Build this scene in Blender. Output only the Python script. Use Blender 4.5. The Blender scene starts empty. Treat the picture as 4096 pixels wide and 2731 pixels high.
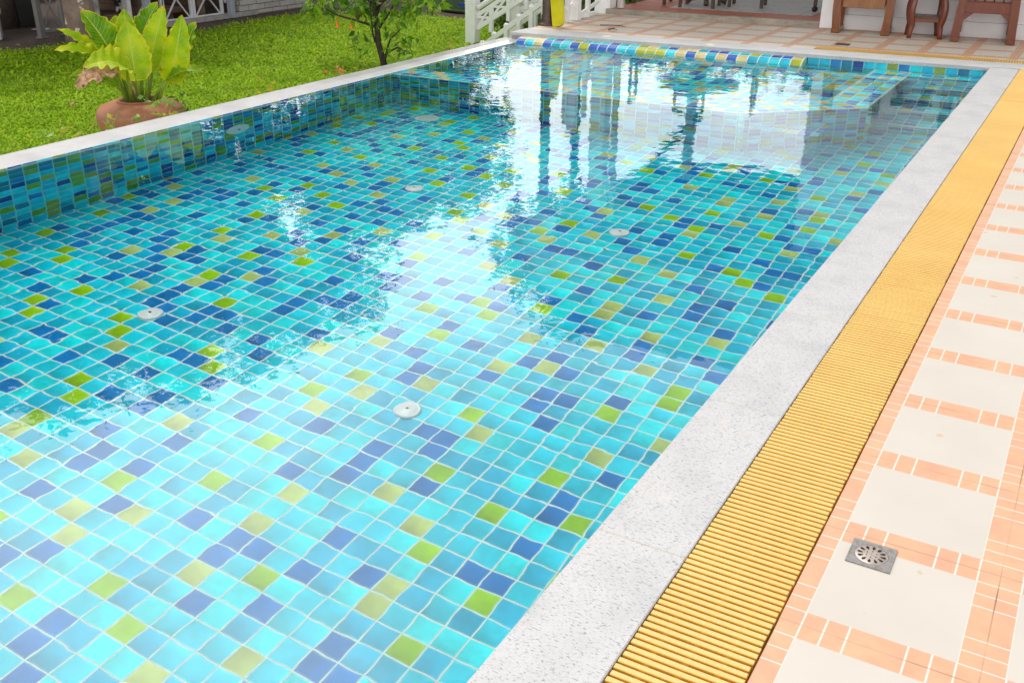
import bpy, bmesh, math, random
import numpy as np
from mathutils import Vector, Matrix
random.seed(7); RNG = np.random.default_rng(11)
S = bpy.context.scene; COL = S.collection
rad = math.radians

# ------------------------------------------------------------------ camera
CAM = np.array((0.3463, -1.7976, 1.4423)); PITCH, YAW, ROLL, FPX = 0.4288, -0.5156, 0.0103, 4025.46
IW, IH = 4096.0, 2731.0
_f = np.array((math.sin(YAW)*math.cos(PITCH), math.cos(YAW)*math.cos(PITCH), -math.sin(PITCH)))
_r0 = np.array((math.cos(YAW), -math.sin(YAW), 0.0)); _u0 = np.cross(_r0, _f)
_r = _r0*math.cos(ROLL)+_u0*math.sin(ROLL); _u = -_r0*math.sin(ROLL)+_u0*math.cos(ROLL)
cd = bpy.data.cameras.new('camera'); cam = bpy.data.objects.new('camera', cd); COL.objects.link(cam)
M = Matrix.Identity(4)
for i in range(3):
    M[i][0], M[i][1], M[i][2], M[i][3] = _r[i], _u[i], -_f[i], CAM[i]
cam.matrix_world = M
cd.sensor_width = 36.0; cd.lens = 36.0*FPX/IW; cd.clip_start = 0.05; cd.clip_end = 2000
S.camera = cam
def ray(u, v): return _f+_r*(u-IW/2)/FPX-_u*(v-IH/2)/FPX
def wx(u, v, x): d = ray(u, v); return CAM+d*((x-CAM[0])/d[0])
def wy(u, v, y): d = ray(u, v); return CAM+d*((y-CAM[1])/d[1])
def wz(u, v, z): d = ray(u, v); return CAM+d*((z-CAM[2])/d[2])

# ------------------------------------------------------------------ exposure, sky, sun
S.view_settings.view_transform = 'Standard'; S.view_settings.look = 'None'
S.view_settings.exposure = 0.67; S.view_settings.gamma = 1.0
S.cycles.max_bounces = 14; S.cycles.transmission_bounces = 10; S.cycles.diffuse_bounces = 5; S.cycles.glossy_bounces = 5
S.cycles.caustics_refractive = True; S.cycles.sample_clamp_indirect = 8.0; S.cycles.use_denoising = True
SUN_AZ, SUN_EL = rad(-52), rad(66)          # azimuth measured from +Y towards +X

def socket(nt, node, key, v):
    s = node.inputs[key]
    if isinstance(v, bpy.types.NodeSocket): nt.links.new(v, s)
    else: s.default_value = v
def N(nt, t, ins=None, **props):
    n = nt.nodes.new(t)
    for k, v in props.items(): setattr(n, k, v)
    for k, v in (ins or {}).items(): socket(nt, n, k, v)
    return n
def mth(nt, op, a, b=0.0, c=0.0, clamp=False):
    n = N(nt, 'ShaderNodeMath', {0: a, 1: b, 2: c}, operation=op); n.use_clamp = clamp; return n.outputs[0]
def mixc(nt, f, a, b, blend='MIX'):
    n = N(nt, 'ShaderNodeMix', {0: f, 6: a, 7: b}, data_type='RGBA', blend_type=blend); return n.outputs[2]
def sstep(nt, x, lo, hi):
    n = N(nt, 'ShaderNodeMapRange', {0: x, 1: lo, 2: hi, 3: 0.0, 4: 1.0}, interpolation_type='SMOOTHSTEP'); return n.outputs[0]
def ramp(nt, x, stops, interp='LINEAR'):
    n = N(nt, 'ShaderNodeValToRGB', {0: x}); e = n.color_ramp; e.interpolation = interp
    while len(e.elements) < len(stops): e.elements.new(0.5)
    for el, (p, c) in zip(e.elements, stops): el.position = p; el.color = (c[0], c[1], c[2], 1)
    return n.outputs[0]
def noise(nt, vec, scale, detail=2.0, rough=0.5, dim='3D', out=0):
    ins = {'Scale': scale, 'Detail': detail, 'Roughness': rough}
    n = N(nt, 'ShaderNodeTexNoise', ins, noise_dimensions=dim)
    if vec is not None: nt.links.new(vec, n.inputs['Vector'])
    return n.outputs[out]
def c4(c): return (c[0], c[1], c[2], 1.0)

W = bpy.data.worlds.new('World'); S.world = W; W.use_nodes = True
nt = W.node_tree; nt.nodes.clear()
sky = N(nt, 'ShaderNodeTexSky', sky_type='NISHITA'); sky.sun_disc = False
sky.sun_elevation = SUN_EL; sky.sun_rotation = SUN_AZ
sky.air_density = 1.0; sky.dust_density = 2.0
tc = N(nt, 'ShaderNodeTexCoord').outputs['Generated']
sc = N(nt, 'ShaderNodeMapping', {'Vector': tc, 'Scale': (1.0, 1.0, 2.2), 'Location': (0.35, 0.1, 0.0)}).outputs[0]
cn = noise(nt, sc, 1.9, 5.0, 0.55)
cl = sstep(nt, cn, 0.36, 0.62)
dxyz = N(nt, 'ShaderNodeSeparateXYZ', {0: tc})
sx_, sy_, sz_ = dxyz.outputs
azi = mth(nt, 'MULTIPLY_ADD', cn, 0.25, mth(nt, 'ARCTAN2', sx_, sy_))
gap = mth(nt, 'MULTIPLY', sstep(nt, azi, -0.62, -0.36), sstep(nt, sz_, 0.36, 0.52))     # the cloud bank ends here, clearer sky beyond
hd = mth(nt, 'ADD', mth(nt, 'MULTIPLY', sx_, math.sin(rad(-46))), mth(nt, 'MULTIPLY', sy_, math.cos(rad(-46))))
hd = mth(nt, 'DIVIDE', hd, mth(nt, 'SQRT', mth(nt, 'MAXIMUM', mth(nt, 'SUBTRACT', 1.0, mth(nt, 'MULTIPLY', sz_, sz_)), 0.01)))
bank = mth(nt, 'MULTIPLY', sstep(nt, hd, 0.25, 0.95), mth(nt, 'MULTIPLY', mth(nt, 'POWER', mth(nt, 'MAXIMUM', mth(nt, 'SUBTRACT', sz_, 0.07), 0.0), 0.55), mth(nt, 'SUBTRACT', 1.0, sstep(nt, sz_, 0.64, 0.82))))
back_fill = sstep(nt, mth(nt, 'MULTIPLY', hd, -1.0), 0.0, 0.8)  # added sky brightness behind the camera, to light the railings facing it
lum = mth(nt, 'ADD', mth(nt, 'MULTIPLY_ADD', bank, 27.5, 5.6), mth(nt, 'MULTIPLY', back_fill, 9.0))                      # thin cloud in front of the sun is brightest, dimmer elsewhere, plus the added fill behind
lum = mth(nt, 'MULTIPLY', lum, mth(nt, 'MULTIPLY_ADD', cl, 0.3, 0.7))
lum = mth(nt, 'MULTIPLY', lum, mth(nt, 'MULTIPLY_ADD', gap, -0.72, 1.0))
cloud = N(nt, 'ShaderNodeVectorMath', {0: (1.0, 0.985, 0.965), 'Scale': lum}, operation='SCALE').outputs[0]
skyc = mixc(nt, mth(nt, 'MULTIPLY_ADD', cl, 0.35, 0.6), sky.outputs[0], cloud)
bg = N(nt, 'ShaderNodeBackground', {'Color': skyc, 'Strength': 0.12})
nt.links.new(bg.outputs[0], N(nt, 'ShaderNodeOutputWorld').inputs[0])

sl = bpy.data.lights.new('sun', 'SUN'); so = bpy.data.objects.new('sun', sl); COL.objects.link(so)
sl.energy = 1.3; sl.angle = rad(14); sl.color = (1.0, 0.96, 0.9)
sd = Vector((math.sin(SUN_AZ)*math.cos(SUN_EL), math.cos(SUN_AZ)*math.cos(SUN_EL), math.sin(SUN_EL)))
so.rotation_euler = sd.to_track_quat('Z', 'Y').to_euler(); so.location = sd*30

# ------------------------------------------------------------------ object helpers
def tag(o, label=None, cat=None, group=None, kind=None):
    if label: o['label'] = label
    if cat: o['category'] = cat
    if group: o['group'] = group
    if kind: o['kind'] = kind
    return o
def empty(name, loc, label, cat, group=None, rz=0.0):
    o = bpy.data.objects.new(name, None); COL.objects.link(o); o.location = loc; o.rotation_euler = (0, 0, rz)
    o.empty_display_size = 0.1
    return tag(o, label, cat, group)
def place(o, parent):
    """keep world coordinates of a mesh built in world space when it becomes a child"""
    if parent is not None:
        o.parent = parent
        def world(p): return p.matrix_basis if p.parent is None else world(p.parent) @ p.matrix_parent_inverse @ p.matrix_basis
        mw = world(parent)
        o.matrix_parent_inverse = mw.inverted()
def link_mesh(name, me, m, parent=None, smooth=False):
    me.materials.append(m)
    if smooth: me.polygons.foreach_set('use_smooth', [True]*len(me.polygons))
    o = bpy.data.objects.new(name, me); COL.objects.link(o); place(o, parent); return o
class MB:
    """collects faces (world coordinates, optional uv in metres) into one mesh"""
    def __init__(s): s.v = []; s.f = []; s.uv = []
    def face(s, pts, uv=None):
        b = len(s.v); s.v += [tuple(map(float, p)) for p in pts]; s.f.append(tuple(range(b, b+len(pts))))
        s.uv += list(uv) if uv else [(p[0], p[1]) for p in pts]
    def box(s, c, d, rz=0.0, ch=0.0, M4=None):
        """box centred c, full dims d; ch chamfers every edge"""
        bm = bmesh.new(); bmesh.ops.create_cube(bm, size=1.0)
        for v in bm.verts: v.co = Vector((v.co.x*d[0], v.co.y*d[1], v.co.z*d[2]))
        if ch > 0: bmesh.ops.bevel(bm, geom=bm.edges[:], offset=ch, segments=1, affect='EDGES')
        T = M4 if M4 is not None else Matrix.Translation(c) @ Matrix.Rotation(rz, 4, 'Z')
        s.add(bm, T)
    def add(s, bm, T=Matrix.Identity(4)):
        for f in bm.faces:
            s.face([T @ v.co for v in f.verts])
        bm.free()
    def beam(s, a, b, w, h, ch=0.0, up=(0, 0, 1)):
        a, b = Vector(a), Vector(b); d = b-a; L = d.length; y = d/L
        upv = Vector(up); x = y.cross(upv)
        if x.length < 1e-4: x = Vector((1, 0, 0))
        x.normalize(); z = x.cross(y)
        T = Matrix.Identity(4)
        for i in range(3): T[i][0], T[i][1], T[i][2], T[i][3] = x[i], y[i], z[i], (a[i]+b[i])/2
        s.box(None, (w, L, h), ch=ch, M4=T)
    def tube(s, pts, radii, n=10, cap=True):
        pts = [Vector(p) for p in pts]; rings = []
        prev = None
        for i, p in enumerate(pts):
            t = (pts[min(i+1, len(pts)-1)]-pts[max(i-1, 0)]).normalized()
            if prev is None:
                a = t.orthogonal().normalized()
            else:
                a = (prev-t*prev.dot(t)).normalized()
            prev = a; b = t.cross(a); r = radii[i] if hasattr(radii, '__len__') else radii
            rings.append([p+(a*math.cos(k*2*math.pi/n)+b*math.sin(k*2*math.pi/n))*r for k in range(n)])
        base = len(s.v)
        for rg in rings: s.v += [tuple(q) for q in rg]
        def F(idx): s.f.append(tuple(idx)); s.uv += [(s.v[i][0], s.v[i][2]) for i in idx]
        for i in range(len(rings)-1):
            for k in range(n):
                F((base+i*n+k, base+i*n+(k+1) % n, base+(i+1)*n+(k+1) % n, base+(i+1)*n+k))
        if cap:
            F([base+k for k in range(n)][::-1]); F([base+(len(rings)-1)*n+k for k in range(n)])
    def lathe(s, c, prof, n=32):
        """prof list of (r, z)"""
        base = len(s.v)
        for r, z in prof:
            s.v += [(c[0]+r*math.cos(2*math.pi*k/n), c[1]+r*math.sin(2*math.pi*k/n), c[2]+z) for k in range(n)]
        for i in range(len(prof)-1):
            for k in range(n):
                idx = (base+i*n+k, base+i*n+(k+1) % n, base+(i+1)*n+(k+1) % n, base+(i+1)*n+k)
                s.f.append(idx); s.uv += [(s.v[j][0], s.v[j][2]) for j in idx]
    def disc(s, c, r, n=24):
        s.face([(c[0]+r*math.cos(2*math.pi*k/n), c[1]+r*math.sin(2*math.pi*k/n), c[2]) for k in range(n)])
    def build(s, name, m, parent=None, smooth=False, weld=False):
        me = bpy.data.meshes.new(name); me.from_pydata(s.v, [], s.f)
        uvl = me.uv_layers.new(name='UVMap'); uvl.data.foreach_set('uv', np.array(s.uv, dtype=np.float32).ravel())
        if weld:
            bm = bmesh.new(); bm.from_mesh(me); bmesh.ops.remove_doubles(bm, verts=bm.verts, dist=1e-5)
            bmesh.ops.recalc_face_normals(bm, faces=bm.faces[:]); bm.to_mesh(me); bm.free()
        me.update(); return link_mesh(name, me, m, parent, smooth)
def copy_tree(o, parent=None):
    c = o.copy(); COL.objects.link(c)
    if parent is not None: c.parent = parent
    for ch in list(o.children): copy_tree(ch, c)
    return c

# ------------------------------------------------------------------ materials
def newmat(name):
    m = bpy.data.materials.new(name); m.use_nodes = True; m.node_tree.nodes.clear()
    return m, m.node_tree
def finish(nt, col, rough=0.5, bump=None, bstr=0.3, bdist=0.01, spec=0.5, metal=0.0, coat=0.0, trans=0.0):
    p = N(nt, 'ShaderNodeBsdfPrincipled', {'Base Color': col, 'Roughness': rough, 'Metallic': metal, 'Specular IOR Level': spec, 'Coat Weight': coat, 'Coat Roughness': 0.08})
    if bump is not None:
        b = N(nt, 'ShaderNodeBump', {'Height': bump, 'Strength': bstr, 'Distance': bdist}); nt.links.new(b.outputs[0], p.inputs['Normal'])
    out = N(nt, 'ShaderNodeOutputMaterial'); sh = p.outputs[0]
    if trans > 0:
        t = N(nt, 'ShaderNodeBsdfTranslucent', {'Color': col})
        sh = N(nt, 'ShaderNodeMixShader', {0: trans, 1: sh, 2: t.outputs[0]}).outputs[0]
    nt.links.new(sh, out.inputs[0])
def pos(nt): return N(nt, 'ShaderNodeNewGeometry').outputs['Position']
def uvn(nt): return N(nt, 'ShaderNodeUVMap', uv_map='UVMap').outputs[0]
def simple(name, c, rough=0.5, var=0.12, nscale=14.0, bstr=0.08, metal=0.0, spec=0.5, coat=0.0):
    m, nt = newmat(name); p = pos(nt); n = noise(nt, p, nscale, 4.0, 0.6)
    a = tuple(x*(1-var) for x in c); b = tuple(min(1, x*(1+var)) for x in c)
    finish(nt, ramp(nt, n, [(0.3, a), (0.7, b)]), rough, n, bstr, 0.004, spec, metal, coat)
    return m

AQ, CY, TE, BL, GR, BE, DB = (0.0, 0.78, 0.82), (0.0, 0.62, 0.76), (0.0, 0.46, 0.66), (0.0, 0.20, 0.54), (0.30, 0.58, 0.0), (0.46, 0.58, 0.16), (0.0, 0.045, 0.30)
def pool_tile(name, pal, grout, scale=10.0, off=(0.0, 0.0), accent=4.0, gw=1.0):
    m, nt = newmat(name)
    uv = N(nt, 'ShaderNodeMapping', {'Vector': uvn(nt), 'Location': (off[0], off[1], 0), 'Scale': (scale, scale, 1)}).outputs[0]
    fl = N(nt, 'ShaderNodeVectorMath', {0: uv}, operation='FLOOR').outputs[0]
    fr = N(nt, 'ShaderNodeVectorMath', {0: uv}, operation='FRACTION').outputs[0]
    wn = N(nt, 'ShaderNodeTexWhiteNoise', {'Vector': fl}, noise_dimensions='2D').outputs['Value']
    fl2 = N(nt, 'ShaderNodeVectorMath', {0: fl, 1: (37.3, 11.7, 0)}, operation='ADD').outputs[0]
    w2 = N(nt, 'ShaderNodeTexWhiteNoise', {'Vector': fl2}, noise_dimensions='2D')
    # accent tiles are spread out rather than clumped, as a tiler would lay them
    fs = N(nt, 'ShaderNodeSeparateXYZ', {0: fl}); fi, fj = fs.outputs[0], fs.outputs[1]
    rj = N(nt, 'ShaderNodeTexWhiteNoise', {'W': fj}, noise_dimensions='1D').outputs['Value']
    if accent: idx = mth(nt, 'FLOORED_MODULO', mth(nt, 'ADD', mth(nt, 'MULTIPLY_ADD', fj, 2.0, fi), mth(nt, 'FLOOR', mth(nt, 'MULTIPLY', rj, 2.99))), accent)
    if accent: is_acc = mth(nt, 'LESS_THAN', mth(nt, 'ABSOLUTE', mth(nt, 'SUBTRACT', idx, 0.0)), 0.5)
    def pick(P):
        tot = sum(w_ for w_, _ in P); st, ac = [], 0.0
        for w_, c in P: st.append((ac/tot, c)); ac += w_
        return ramp(nt, wn, st, 'CONSTANT')
    cool = [q for q in pal if q[1] in (AQ, CY, TE)]+[(0.08, BL)]; warm = [q for q in pal if q[1] not in (AQ, CY, TE)]
    col = mixc(nt, is_acc, pick(cool), pick(warm)) if accent else pick(pal)
    # glaze runs: tone drifts across each tile, a little different in each
    sx = N(nt, 'ShaderNodeSeparateXYZ', {0: fr}); ex, ey = sx.outputs[0], sx.outputs[1]
    sc_ = N(nt, 'ShaderNodeSeparateColor', {0: w2.outputs['Color']})
    gx = mth(nt, 'MULTIPLY', mth(nt, 'SUBTRACT', ex, 0.5), mth(nt, 'MULTIPLY_ADD', sc_.outputs[0], 0.5, -0.1))
    gy = mth(nt, 'MULTIPLY', mth(nt, 'SUBTRACT', ey, 0.5), mth(nt, 'MULTIPLY_ADD', sc_.outputs[1], 0.7, -0.1))
    nz = mth(nt, 'MULTIPLY_ADD', noise(nt, uv, 2.3, 3.0, 0.6), 0.5, -0.25)
    br = mth(nt, 'ADD', mth(nt, 'ADD', gx, gy), mth(nt, 'ADD', nz, mth(nt, 'MULTIPLY_ADD', sc_.outputs[2], 0.30, 0.90)))
    col = N(nt, 'ShaderNodeVectorMath', {0: col, 'Scale': br}, operation='SCALE').outputs[0]
    d = mth(nt, 'MINIMUM', mth(nt, 'MINIMUM', ex, mth(nt, 'SUBTRACT', 1.0, ex)), mth(nt, 'MINIMUM', ey, mth(nt, 'SUBTRACT', 1.0, ey)))
    d = mth(nt, 'MULTIPLY_ADD', noise(nt, uv, 5.0, 2.0), 0.016, mth(nt, 'SUBTRACT', d, 0.008))
    thin = mth(nt, 'MULTIPLY_ADD', sstep(nt, d, 0.03, 0.12), -0.14, 0.14)      # thinner, paler glaze near the edge
    col = mixc(nt, thin, col, c4(grout))
    g = sstep(nt, d, 0.022*gw, 0.040*gw)
    gc = mixc(nt, noise(nt, uv, 1.3, 3.0), c4(tuple(x*0.88 for x in grout)), c4(grout))
    col = mixc(nt, g, gc, col)
    rough = mth(nt, 'MULTIPLY_ADD', g, -0.5, 0.65)
    finish(nt, col, rough, g, 0.25, 0.003)
    return m
GROUT = (0.72, 0.90, 0.84)
M_floor = pool_tile('pool_floor_tile', [(0.22, AQ), (0.36, CY), (0.22, TE), (0.09, BL), (0.08, GR), (0.07, BE)], GROUT, off=(0.1, 0.5), accent=6.0)
M_wall = pool_tile('pool_wall_tile', [(0.16, CY), (0.20, TE), (0.22, (0.0, 0.19, 0.33)), (0.10, BL), (0.10, DB), (0.12, (0.12, 0.32, 0.01)), (0.10, (0.24, 0.33, 0.05))], (0.26, 0.66, 0.66), off=(0.3, 0.22), accent=0, gw=1.25)  # palette darkened: shade of the unlit left wall is put into the tiles
M_rim = pool_tile('pool_rim_tile', [(0.22, AQ), (0.2, CY), (0.14, TE), (0.14, BL), (0.13, (0.50, 0.50, 0.01)), (0.17, (0.72, 0.56, 0.24))], (0.78, 0.84, 0.74), off=(0.5, 0.0), accent=3.0)
M_spa = pool_tile('spa_tile', [(0.17, AQ), (0.22, CY), (0.16, TE), (0.15, BL), (0.14, (0.36, 0.46, 0.02)), (0.16, (0.50, 0.46, 0.20))], (0.56, 0.76, 0.68), off=(0.5, 0.0), accent=3.0)
def pool_solid(name, c):
    m, nt = newmat(name); n = noise(nt, pos(nt), 30.0, 3.0)
    finish(nt, ramp(nt, n, [(0.3, tuple(x*0.85 for x in c)), (0.7, c)]), 0.2, n, 0.05, 0.002); return m
M_nose = pool_solid('glazed_edge', (0.66, 0.82, 0.74))

def granite():
    m, nt = newmat('granite'); p = pos(nt)
    st = N(nt, 'ShaderNodeMapping', {'Vector': p, 'Scale': (95, 250, 200), 'Rotation': (0, 0, 0.12)}).outputs[0]
    sp = noise(nt, st, 1.0, 3.0, 0.6)
    bl = noise(nt, p, 5.0, 4.0, 0.6); fine = noise(nt, p, 160.0, 2.0)
    base = ramp(nt, bl, [(0.3, (0.47, 0.47, 0.47)), (0.55, (0.57, 0.565, 0.555)), (0.75, (0.58, 0.55, 0.53))])
    base = mixc(nt, mth(nt, 'MULTIPLY', fine, 0.35), base, c4((0.36, 0.37, 0.39)))
    base = mixc(nt, mth(nt, 'MULTIPLY', sstep(nt, sp, 0.56, 0.66), 0.7), base, c4((0.12, 0.12, 0.14)))
    sp2 = noise(nt, st, 2.6, 2.0, 0.5)
    base = mixc(nt, mth(nt, 'MULTIPLY', sstep(nt, sp2, 0.60, 0.68), 0.7), base, c4((0.3, 0.29, 0.30)))
    blot = noise(nt, p, 11.0, 3.0)
    base = mixc(nt, mth(nt, 'MULTIPLY', sstep(nt, blot, 0.62, 0.72), 0.35), base, c4((0.66, 0.58, 0.54)))
    # joints between stones, 0.8 m apart along Y
    y = N(nt, 'ShaderNodeSeparateXYZ', {0: p}).outputs[1]
    wob = mth(nt, 'MULTIPLY_ADD', noise(nt, p, 6.0), 0.012, -0.006)
    fr = mth(nt, 'FRACT', mth(nt, 'DIVIDE', mth(nt, 'ADD', mth(nt, 'SUBTRACT', y, 0.095-8.0), wob), 0.8))
    e = mth(nt, 'MINIMUM', fr, mth(nt, 'SUBTRACT', 1.0, fr))
    j = mth(nt, 'MULTIPLY', mth(nt, 'SUBTRACT', 1.0, sstep(nt, e, 0.0012, 0.004)), 0.5)
    base = mixc(nt, j, base, c4((0.40, 0.30, 0.17)))
    finish(nt, base, 0.55, mth(nt, 'ADD', sp, fine), 0.1, 0.002); return m
M_granite = granite()
def wet_granite():
    m, nt = newmat('wet_granite'); p = pos(nt)
    st = N(nt, 'ShaderNodeMapping', {'Vector': p, 'Scale': (120, 50, 120)}).outputs[0]
    sp = noise(nt, st, 1.0, 3.0, 0.6); bl = noise(nt, p, 3.0, 4.0, 0.6)
    base = ramp(nt, bl, [(0.3, (0.42, 0.41, 0.41)), (0.6, (0.54, 0.53, 0.52))])
    base = mixc(nt, mth(nt, 'MULTIPLY', sstep(nt, sp, 0.58, 0.72), 0.6), base, c4((0.30, 0.29, 0.28)))
    y = N(nt, 'ShaderNodeSeparateXYZ', {0: p}).outputs[1]
    wet = sstep(nt, y, 3.0, 6.0)
    finish(nt, base, mth(nt, 'MULTIPLY_ADD', wet, -0.42, 0.55), sp, 0.06, 0.002); return m
M_wet = wet_granite()
def rough_stone():
    m, nt = newmat('split_stone'); p = pos(nt)
    st = N(nt, 'ShaderNodeMapping', {'Vector': p, 'Scale': (8, 8, 60)}).outputs[0]
    n = noise(nt, st, 1.0, 6.0, 0.7)
    finish(nt, ramp(nt, n, [(0.3, (0.18, 0.17, 0.16)), (0.7, (0.5, 0.48, 0.46))]), 0.8, n, 0.8, 0.02); return m
M_split = rough_stone()

def deck_tile(name, u0, slope, v0, vsize, usize=0.4, c1=(0.555, 0.515, 0.455), c2=(0.605, 0.565, 0.505)):
    """printed tile: cream panel framed by strips of small terracotta blocks, half a strip on each side of the joint"""
    m, nt = newmat(name); p = pos(nt); s = N(nt, 'ShaderNodeSeparateXYZ', {0: p}); x, y = s.outputs[0], s.outputs[1]
    u = mth(nt, 'DIVIDE', mth(nt, 'SUBTRACT', x, u0-40*usize), usize)
    v = mth(nt, 'DIVIDE', mth(nt, 'SUBTRACT', mth(nt, 'SUBTRACT', y, mth(nt, 'MULTIPLY', x, slope)), v0-40*vsize), vsize)
    fu, fv = mth(nt, 'FRACT', u), mth(nt, 'FRACT', v)
    cell = N(nt, 'ShaderNodeCombineXYZ', {0: mth(nt, 'FLOOR', u), 1: mth(nt, 'FLOOR', v)}).outputs[0]
    du = mth(nt, 'MINIMUM', fu, mth(nt, 'SUBTRACT', 1.0, fu)); dv = mth(nt, 'MINIMUM', fv, mth(nt, 'SUBTRACT', 1.0, fv))
    w = 0.116
    in_u = mth(nt, 'LESS_THAN', du, w); in_v = mth(nt, 'LESS_THAN', dv, w)
    def blocks(d, f):        # printed joints along a strip at these distances from the tile edge
        g = None
        for k in (w, w+0.118, w+0.236):
            a = mth(nt, 'ABSOLUTE', mth(nt, 'SUBTRACT', d, k)); g = a if g is None else mth(nt, 'MINIMUM', g, a)
        return g
    bu, bv = blocks(du, fu), blocks(dv, fv)
    # vertical strip (in_u): joints across it by dv ; horizontal strip: joints by du
    gl = 0.0042
    line_v = mth(nt, 'MULTIPLY', in_u, mth(nt, 'LESS_THAN', bv, gl))
    line_h = mth(nt, 'MULTIPLY', mth(nt, 'MULTIPLY', in_v, mth(nt, 'SUBTRACT', 1.0, in_u)), mth(nt, 'LESS_THAN', bu, gl*1.3))
    side = mth(nt, 'LESS_THAN', mth(nt, 'ABSOLUTE', mth(nt, 'SUBTRACT', du, w)), gl)
    side = mth(nt, 'MULTIPLY', side, mth(nt, 'MAXIMUM', in_u, in_v))
    line = mth(nt, 'MAXIMUM', mth(nt, 'MAXIMUM', line_v, line_h), side)
    orange = mth(nt, 'MAXIMUM', in_u, in_v)
    n1 = noise(nt, p, 9.0, 5.0, 0.6); n2 = noise(nt, p, 45.0, 3.0)
    oc = ramp(nt, n1, [(0.3, (0.60, 0.33, 0.215)), (0.55, (0.64, 0.38, 0.235)), (0.8, (0.66, 0.43, 0.25))])
    oc = mixc(nt, mth(nt, 'MULTIPLY', sstep(nt, n2, 0.5, 0.7), 0.18), oc, c4((0.58, 0.29, 0.18)))
    cream = ramp(nt, noise(nt, p, 3.0, 4.0), [(0.3, c1), (0.7, c2)])
    cream = mixc(nt, mth(nt, 'MULTIPLY', noise(nt, p, 210.0, 1.0), 0.22), cream, c4((0.50, 0.43, 0.35)))
    spot = noise(nt, p, 14.0, 1.0, 0.3)
    cream = mixc(nt, mth(nt, 'MULTIPLY', sstep(nt, spot, 0.735, 0.76), 0.5), cream, c4((0.50, 0.36, 0.16)))
    col = mixc(nt, orange, cream, oc)
    col = mixc(nt, mth(nt, 'MULTIPLY', line, 0.9), col, c4((0.70, 0.66, 0.60)))
    # the real joint between tiles, dirt gathers in parts of it
    dj = mth(nt, 'MINIMUM', mth(nt, 'MULTIPLY', du, usize), mth(nt, 'MULTIPLY', dv, vsize))
    jn = mth(nt, 'SUBTRACT', 1.0, sstep(nt, dj, 0.0006, 0.0022))
    dirt = sstep(nt, noise(nt, p, 2.6, 4.0, 0.6), 0.40, 0.62)
    jc = ramp(nt, noise(nt, p, 5.0, 4.0), [(0.40, (0.50, 0.26, 0.13)), (0.66, (0.18, 0.10, 0.06))])
    col = mixc(nt, mth(nt, 'MULTIPLY', jn, mth(nt, 'MULTIPLY_ADD', dirt, 0.75, 0.2)), col, jc)
    finish(nt, col, mth(nt, 'MULTIPLY_ADD', n2, 0.2, 0.5), mth(nt, 'SUBTRACT', mth(nt, 'MULTIPLY', n2, 0.15), jn), 0.15, 0.002, spec=0.3)
    return m
M_deck = deck_tile('deck_tile', 0.0, 0.0, 0.0, 0.4)
M_deckback = deck_tile('deck_tile_lifted', 0.04, 0.12, 8.56+0.12*2.279, 0.44, c1=(0.66, 0.58, 0.48), c2=(0.72, 0.65, 0.55))  # same tile, cream brightened and warmed to offset the bluish roof shade

def yellow_plastic():
    m, nt = newmat('yellow_plastic'); p = pos(nt)
    s = N(nt, 'ShaderNodeVectorMath', {0: p, 'Scale': 190.0}, operation='SCALE').outputs[0]
    v = N(nt, 'ShaderNodeTexVoronoi', {'Vector': s, 'Scale': 1.0}).outputs['Distance']
    n = noise(nt, p, 3.5, 4.0)
    c = ramp(nt, n, [(0.3, (0.68, 0.385, 0.045)), (0.7, (0.74, 0.455, 0.075))])
    nz = N(nt, 'ShaderNodeSeparateXYZ', {0: N(nt, 'ShaderNodeNewGeometry').outputs['Normal']}).outputs[2]
    worn = mth(nt, 'MULTIPLY', sstep(nt, nz, 0.8, 0.95), mth(nt, 'MULTIPLY_ADD', sstep(nt, v, 0.15, 0.5), -0.30, 0.58))
    worn = mth(nt, 'MULTIPLY', worn, mth(nt, 'MULTIPLY_ADD', noise(nt, p, 1.3, 3.0), 0.8, 0.6))
    c = mixc(nt, worn, c, c4((0.76, 0.62, 0.38)))                 # treads scuffed pale by feet
    finish(nt, c, 0.45, v, 0.15, 0.001); return m
M_yel = yellow_plastic()

def water_mat():
    m, nt = newmat('water'); p = pos(nt)
    s = N(nt, 'ShaderNodeSeparateXYZ', {0: p})
    a = noise(nt, p, 6.5, 2.0, 0.45); b = noise(nt, N(nt, 'ShaderNodeMapping', {'Vector': p, 'Scale': (1.0, 1.0, 1.0), 'Location': (3, 7, 1)}).outputs[0], 21.0, 2.0, 0.5)
    patch = sstep(nt, noise(nt, p, 0.55, 2.0), 0.35, 0.7)
    left = sstep(nt, mth(nt, 'MULTIPLY_ADD', s.outputs[1], 0.35, mth(nt, 'MULTIPLY', s.outputs[0], -1.0)), 2.2, 5.2)   # breeze ruffles the far left side more
    amp = mth(nt, 'MULTIPLY_ADD', left, 0.45, mth(nt, 'MULTIPLY_ADD', patch, 0.35, 0.1))
    h = mth(nt, 'ADD', mth(nt, 'MULTIPLY', a, 0.9), mth(nt, 'MULTIPLY', b, mth(nt, 'MULTIPLY', amp, 0.085)))
    bp = N(nt, 'ShaderNodeBump', {'Height': h, 'Strength': 1.0, 'Distance': 0.0018}).outputs[0]
    g = N(nt, 'ShaderNodeBsdfGlass', {'Color': (0.97, 1.0, 1.0, 1), 'Roughness': 0.0, 'IOR': 1.333, 'Normal': bp})
    nt.links.new(g.outputs[0], N(nt, 'ShaderNodeOutputMaterial').inputs[0]); return m
M_water = water_mat()
M_white = simple('white_paint', (0.90, 0.89, 0.885), 0.45, 0.04, 9.0, 0.05)
M_blackp = simple('black_plastic', (0.012, 0.011, 0.011), 0.5)
M_greymetal = simple('grey_blue_metal', (0.33, 0.37, 0.43), 0.5, 0.1)
M_whitemetal = simple('white_metal', (0.66, 0.65, 0.66), 0.45, 0.08)
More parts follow.
